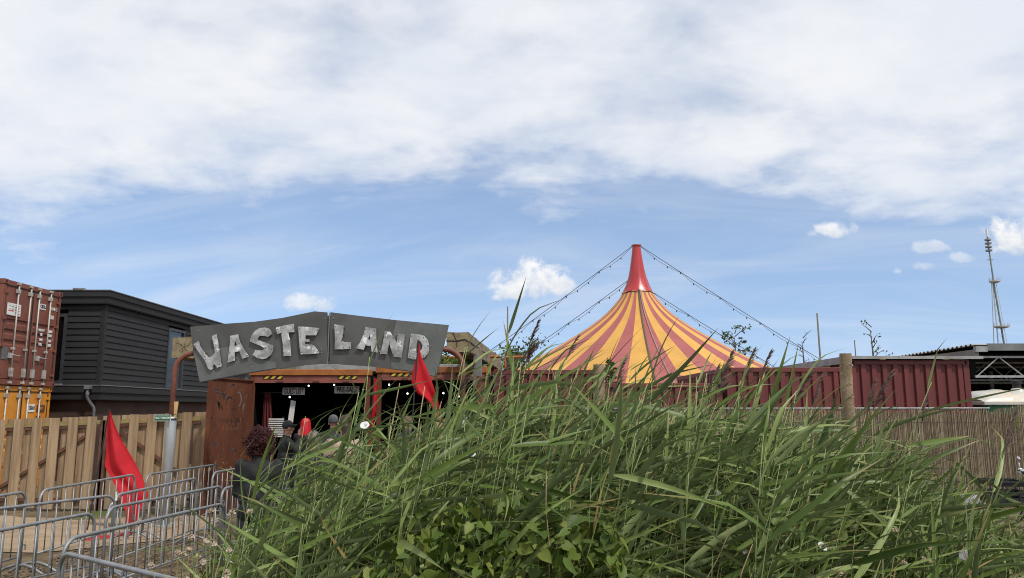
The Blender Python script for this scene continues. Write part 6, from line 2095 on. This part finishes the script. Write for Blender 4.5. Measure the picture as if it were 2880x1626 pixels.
def blade_arr():
    V, F = [], []
    for i in range(5):
        t = i / 4
        w = 0.016 * (1 - t ** 1.6) + 0.0008
        V += [(0.30 * t * t, -w, t * (1 - .12 * t)), (0.30 * t * t, w, t * (1 - .12 * t))]
    for i in range(4):
        F.append((2 * i, 2 * i + 1, 2 * i + 3, 2 * i + 2))
    return np.array(V), F


def herb_arr():
    V = [(0, 0, 0), (0.35, 0.16, 0.05), (0.35, -0.16, 0.05), (1.0, 0, -0.05), (0.4, 0, 0.0)]
    return np.array(V), [(0, 4, 1), (0, 2, 4), (4, 3, 1), (4, 2, 3)]


def scatter(name, shapes, spec, m, label, cat, seed, smooth=True):
    """spec: list of (x, y, z, rx, ry, rz, size)"""
    g = np.random.default_rng(seed)
    VV, FF, TT = [], [], []
    o = 0
    for i, (x, y, z, rx, ry, rz, s) in enumerate(spec):
        V, F = shapes[i % len(shapes)]
        Rm = np.array(Euler((rx, ry, rz), 'XYZ').to_matrix())
        VV.append((V * s) @ Rm.T + np.array([x, y, z]))
        FF += [tuple(q + o for q in f) for f in F]
        TT.append(np.full(len(V), g.random())); o += len(V)
    me = bpy.data.meshes.new(name)
    me.from_pydata(np.concatenate(VV).tolist(), [], FF)
    at = me.attributes.new('tint', 'FLOAT', 'POINT')
    at.data.foreach_set('value', np.concatenate(TT).astype(np.float32))
    if smooth: me.polygons.foreach_set('use_smooth', [True] * len(FF))
    ob = obj(name, me, m)
    tag(ob, label, cat, kind='stuff')
    return ob


def under_z(x, y):
    """top of the tangled undergrowth"""
    s = x * 5.0 / max(y, 2.5)
    hgt = float(np.interp(s, [-2.3, -1.7, -1.3, -0.9, -0.4, 0.2, 0.8, 1.5, 2.3, 3.4], [0.80, 1.08, 1.30, 1.44, 1.52, 1.48, 1.40, 1.30, 1.15, 0.95]))
    return ground_z(x, y) + (hgt - 0.42 + 0.12 * math.sin(3.1 * x + 1.2) * math.sin(2.3 * y)) 


def uspec(n, seed, ymin, ymax, smin, smax, zlo, zhi, sz0, sz1, up=False):
    rd = random.Random(seed)
    out = []
    while len(out) < n:
        y = rd.uniform(ymin, ymax)
        s = rd.uniform(smin, smax)
        x = s * y / 5.0
        zt = under_z(x, y); zb = ground_z(x, y)
        f = rd.uniform(zlo, zhi)
        z = zb + (zt - zb) * f
        if up:
            out.append((x, y, z, R(rd.gauss(0, 18)), R(rd.gauss(10, 18)), rd.uniform(-1.2, 1.2), rd.uniform(sz0, sz1)))
        else:
            out.append((x, y, z, R(rd.gauss(0, 30)), R(rd.gauss(35, 30)), rd.uniform(-PI, PI), rd.uniform(sz0, sz1)))
    return out


scatter('bindweed', [heart()], uspec(5000, 1, 3.0, 5.2, -1.15, 0.75, 0.35, 1.02, 0.025, 0.075) + uspec(2600, 2, 3.0, 6.5, -1.5, 3.5, 0.3, 0.95, 0.03, 0.055), M['herb'],
        'tangle of heart shaped bindweed leaves at the foot of the reeds', 'bindweed', 3)
scatter('weeds', [herb_arr()], uspec(13000, 4, 3.0, 7.5, -1.9, 3.6, 0.35, 1.0, 0.03, 0.075), M['herb'], 'low leafy weeds under the reeds', 'weeds', 5)
scatter('long_grass', [blade_arr()], uspec(6500, 6, 2.9, 8.0, -2.0, 3.6, 0.0, 0.55, 0.30, 0.62, True), M['grass'], 'long grass blades mixed into the undergrowth', 'grass', 7)
# twining stems and withered blades caught in the tangle
tw = MB()
rd = random.Random(90)
for _ in range(90):
    y = rd.uniform(3.2, 5.5); x = rd.uniform(-1.4, 2.8) * y / 5
    zb, zt = ground_z(x, y), under_z(x, y) + rd.uniform(-.1, .15)
    a0 = rd.uniform(0, 6.28)
    tw.tube([(x + 0.05 * math.sin(a0 + k * .9) + 0.03 * k, y + 0.03 * math.cos(a0 + k * .9), zb + (zt - zb) * k / 9) for k in range(10)], 0.0022, 4)
tag(obj('bindweed_stems', tw, M['drystem']), 'thin twining stems running up through the reeds', 'stems', kind='stuff')
sp = uspec(220, 19, 3.2, 7.0, -1.7, 3.3, 0.6, 1.25, 0.18, 0.42, True)
scatter('withered_blades', [blade_arr()], sp, M['dead'], 'withered yellow brown blades caught in the reeds', 'blades', 20)
# grass tufts by the gate, between the barriers and along the screen
sp = []
rd = random.Random(12)
for _ in range(2600):
    q = rd.random()
    if q < 0.45:
        x, y = rd.uniform(-12.5, -6.1), 15.5 - abs(rd.gauss(0, 0.35))
        if math.sin(x * 2.2) + math.sin(x * 0.9 + 1) < -0.1: continue
    elif q < 0.75:
        x, y = rd.uniform(-9.5, -4.0), rd.uniform(8.5, 12.0)
        if math.sin(x * 1.7 + 2) * math.sin(y * 1.3) < 0.15: continue
    else:
        x, y = rd.uniform(1.0, 12.0), 17.9 - abs(rd.gauss(0, 0.8))
    sp.append((x, y, ground_z(x, y) - 0.01, R(rd.gauss(0, 22)), R(rd.gauss(0, 22)), rd.uniform(-PI, PI), rd.uniform(0.06, 0.16) * (2.6 if q > 0.75 else 1)))
scatter('grass_tufts', [blade_arr()], sp, M['grass'], 'short grass tufts along the gate and between the barriers', 'grass', 13)
# wood chips and litter in the queue lanes
chip = (np.array([(-.5, -.2, 0), (.5, -.25, 0.03), (.45, .2, 0), (-.5, .22, 0.05), (-.5, -.2, .12), (.5, -.25, .14), (.45, .2, .12), (-.5, .22, .16)]), [(4, 5, 6, 7), (0, 1, 5, 4), (1, 2, 6, 5), (2, 3, 7, 6), (3, 0, 4, 7)])
sp = []
for _ in range(7000):
    y = rd.uniform(7.0, 14.3); x = rd.uniform(-6.2, -2.2)
    if y > 11.5 + (x + 7.5) * 0.62 + 1.2 and x < -5.6: continue
    sp.append((x, y, ground_z(x, y) + 0.002, R(rd.gauss(0, 12)), R(rd.gauss(0, 12)), rd.uniform(-PI, PI), rd.uniform(0.02, 0.06)))
scatter('wood_chips', [chip], sp, mat('wood_chip', (0.20, 0.14, 0.085), 0.9, col2=(0.10, 0.07, 0.045), scale=30, world=True, fine=0.4, orand=0), 'brown wood chips covering the queue lanes', 'wood chips', 15, False)


# seed heads, bindweed flowers, yellow flowers
def seed_plant(label, x, y, zt, n, seed):
    rd = random.Random(seed)
    zb = ground_z(x, y)
    t = thing('seed_head_plant', label, 'wild plant', (x, y, zb), 0, 'withered plants with fluffy seed heads')
    mb = MB(); heads = []
    for i in range(n):
        f = rd.uniform(0.45, 0.8)
        p = Vector((rd.gauss(0, .09), rd.gauss(0, .07), (zt - zb) * rd.uniform(0.82, 1.0)))
        mb.tube([(0, 0, 0), Vector((p.x * .25, p.y * .25, p.z * f)), p], [0.004, 0.003, 0.0016], 5)
        heads.append(p)
    obj('stems', mb, M['stem'], t)
    for p in heads:
        hb = MB()
        for k in range(26):
            d = Vector((rd.gauss(0, 1), rd.gauss(0, 1), rd.gauss(.5, 1))).normalized()
            q = p + d * rd.uniform(.010, .018)
            s = d.orthogonal().normalized() * 0.0035
            hb.add([p - s, p + s, q + s * 1.6, q - s * 1.6], [(0, 1, 2, 3)])
        hb.ball(p, 0.009, 7, 5)
        obj('seed_head', hb, M['fluff'], t)
    pts = []
    for k in range(120):
        f = rd.uniform(.15, .85)
        pts.append((rd.gauss(0, .06), rd.gauss(0, .05), (zt - zb) * f))
    leaf_cloud(pts, 0.022, M['herb'], 'foliage', t, seed=seed)


for i, (lab, x, y, zt, n) in enumerate((('fluffy seed heads in front of the barriers, topmost cluster', -1.50, 4.0, 1.52, 7), ('fluffy seed heads at the bottom left of the reeds', -1.68, 4.1, 1.30, 9),
                                        ('fluffy seed heads low beside the reeds, right of the lowest cluster', -1.42, 3.8, 1.32, 6), ('withered seed heads in the right half of the reeds', 2.02, 4.0, 1.42, 7),
                                        ('withered seed heads low at the bottom centre right', 1.32, 3.6, 1.42, 6), ('withered seed heads near the bottom right corner', 2.38, 3.9, 1.22, 5))):
    seed_plant(lab, x, y, zt, n, 40 + i)


def bindweed_flower(label, x, y, z, turn):
    t = thing('bindweed_flower', label, 'flower', (x, y, z), turn, 'white bindweed flowers')
    n = 15
    prof = [(0.003, 0.0), (0.005, 0.014), (0.010, 0.026), (0.019, 0.034), (0.024, 0.031)]
    vs, fs = [], []
    for i, (r, d) in enumerate(prof):
        for j in range(n):
            a = 2 * PI * j / n
            rr = r * (1 + (0.06 * math.cos(5 * a) if i > 2 else 0))
            vs.append((rr * math.cos(a), -d, rr * math.sin(a)))
    for i in range(len(prof) - 1):
        for j in range(n):
            a, b = i * n + j, i * n + (j + 1) % n
            fs.append((a, b, b + n, a + n))
    pf = obj('petal_funnel', MB().add(vs, fs), M['petal'], t, smooth=True)
    pf.rotation_euler = (R(random.uniform(-50, 20)), 0, R(random.uniform(-60, 60)))
    obj('sepal', MB().lathe([(0.003, -0.004), (0.009, 0.0), (0.006, 0.006)], 8), M['stem'], t)
    obj('stalk', MB().tube([(0, 0, 0), (0.01, 0.02, -0.03), (0.0, 0.03, -(z - ground_z(x, y)))], 0.002, 5), M['stem'], t)


for i, (lab, x, y, z, tr) in enumerate((('white bindweed flower just under the small red flag', -0.75, 4.0, 1.90, 0.3), ('white bindweed flower in the upper middle of the reeds', -0.20, 4.0, 1.75, -0.5),
                                        ('white bindweed flower low right of centre near the bottom', 1.46, 3.8, 1.34, 0.2), ('white bindweed flower in the lower right corner', 2.10, 3.7, 1.32, -0.2),
                                        ('white bindweed flower halfway along the reeds at centre', 0.50, 4.2, 1.68, 0.6), ('white bindweed flower low at the left of the reeds', -0.72, 3.9, 1.56, -0.4),
                                        ('white bindweed flower right of centre halfway up the reeds', 1.05, 4.1, 1.55, 0.1), ('white bindweed flower high right of centre', 0.86, 4.3, 1.72, 0.4))):
    bindweed_flower(lab, x, y, z, tr)


def yellow_plant(label, x, y, zt, seed):
    rd = random.Random(seed)
    t = thing('yellow_flower_plant', label, 'wild plant', (x, y, ground_z(x, y)), 0, 'yellow flowers before the reed screen')
    zb = ground_z(x, y)
    mb = MB()
    for i in range(9):
        p = Vector((rd.gauss(0, .14), rd.gauss(0, .1), (zt - zb) * rd.uniform(.85, 1.0)))
        mb.tube([(0, 0, 0), Vector((p.x * .4, p.y * .4, p.z * .6)), p], 0.004, 5)
        fl = MB()
        for k in range(9):
            a = 2 * PI * k / 9
            fl.add([p, p + Vector((math.cos(a - .25) * .026, math.sin(a - .25) * .026, .008)), p + Vector((math.cos(a + .25) * .026, math.sin(a + .25) * .026, .008))], [(0, 1, 2)])
        fl.ball(p, (0.013, 0.013, 0.008), 8, 5)
        obj('blossom', fl, M['ypetal'], t)
    obj('stems', mb, M['stem'], t)
    leaf_cloud([(rd.gauss(0, .12), rd.gauss(0, .1), (zt - zb) * rd.uniform(.1, .85)) for _ in range(220)], 0.04, M['herb'], 'foliage', t, seed=seed)


yellow_plant('yellow flowering plant before the reed screen, left of the bicycle', 8.35, 15.4, 0.78, 61)
yellow_plant('second yellow flowering plant further left before the reed screen', 7.75, 15.9, 0.72, 62)
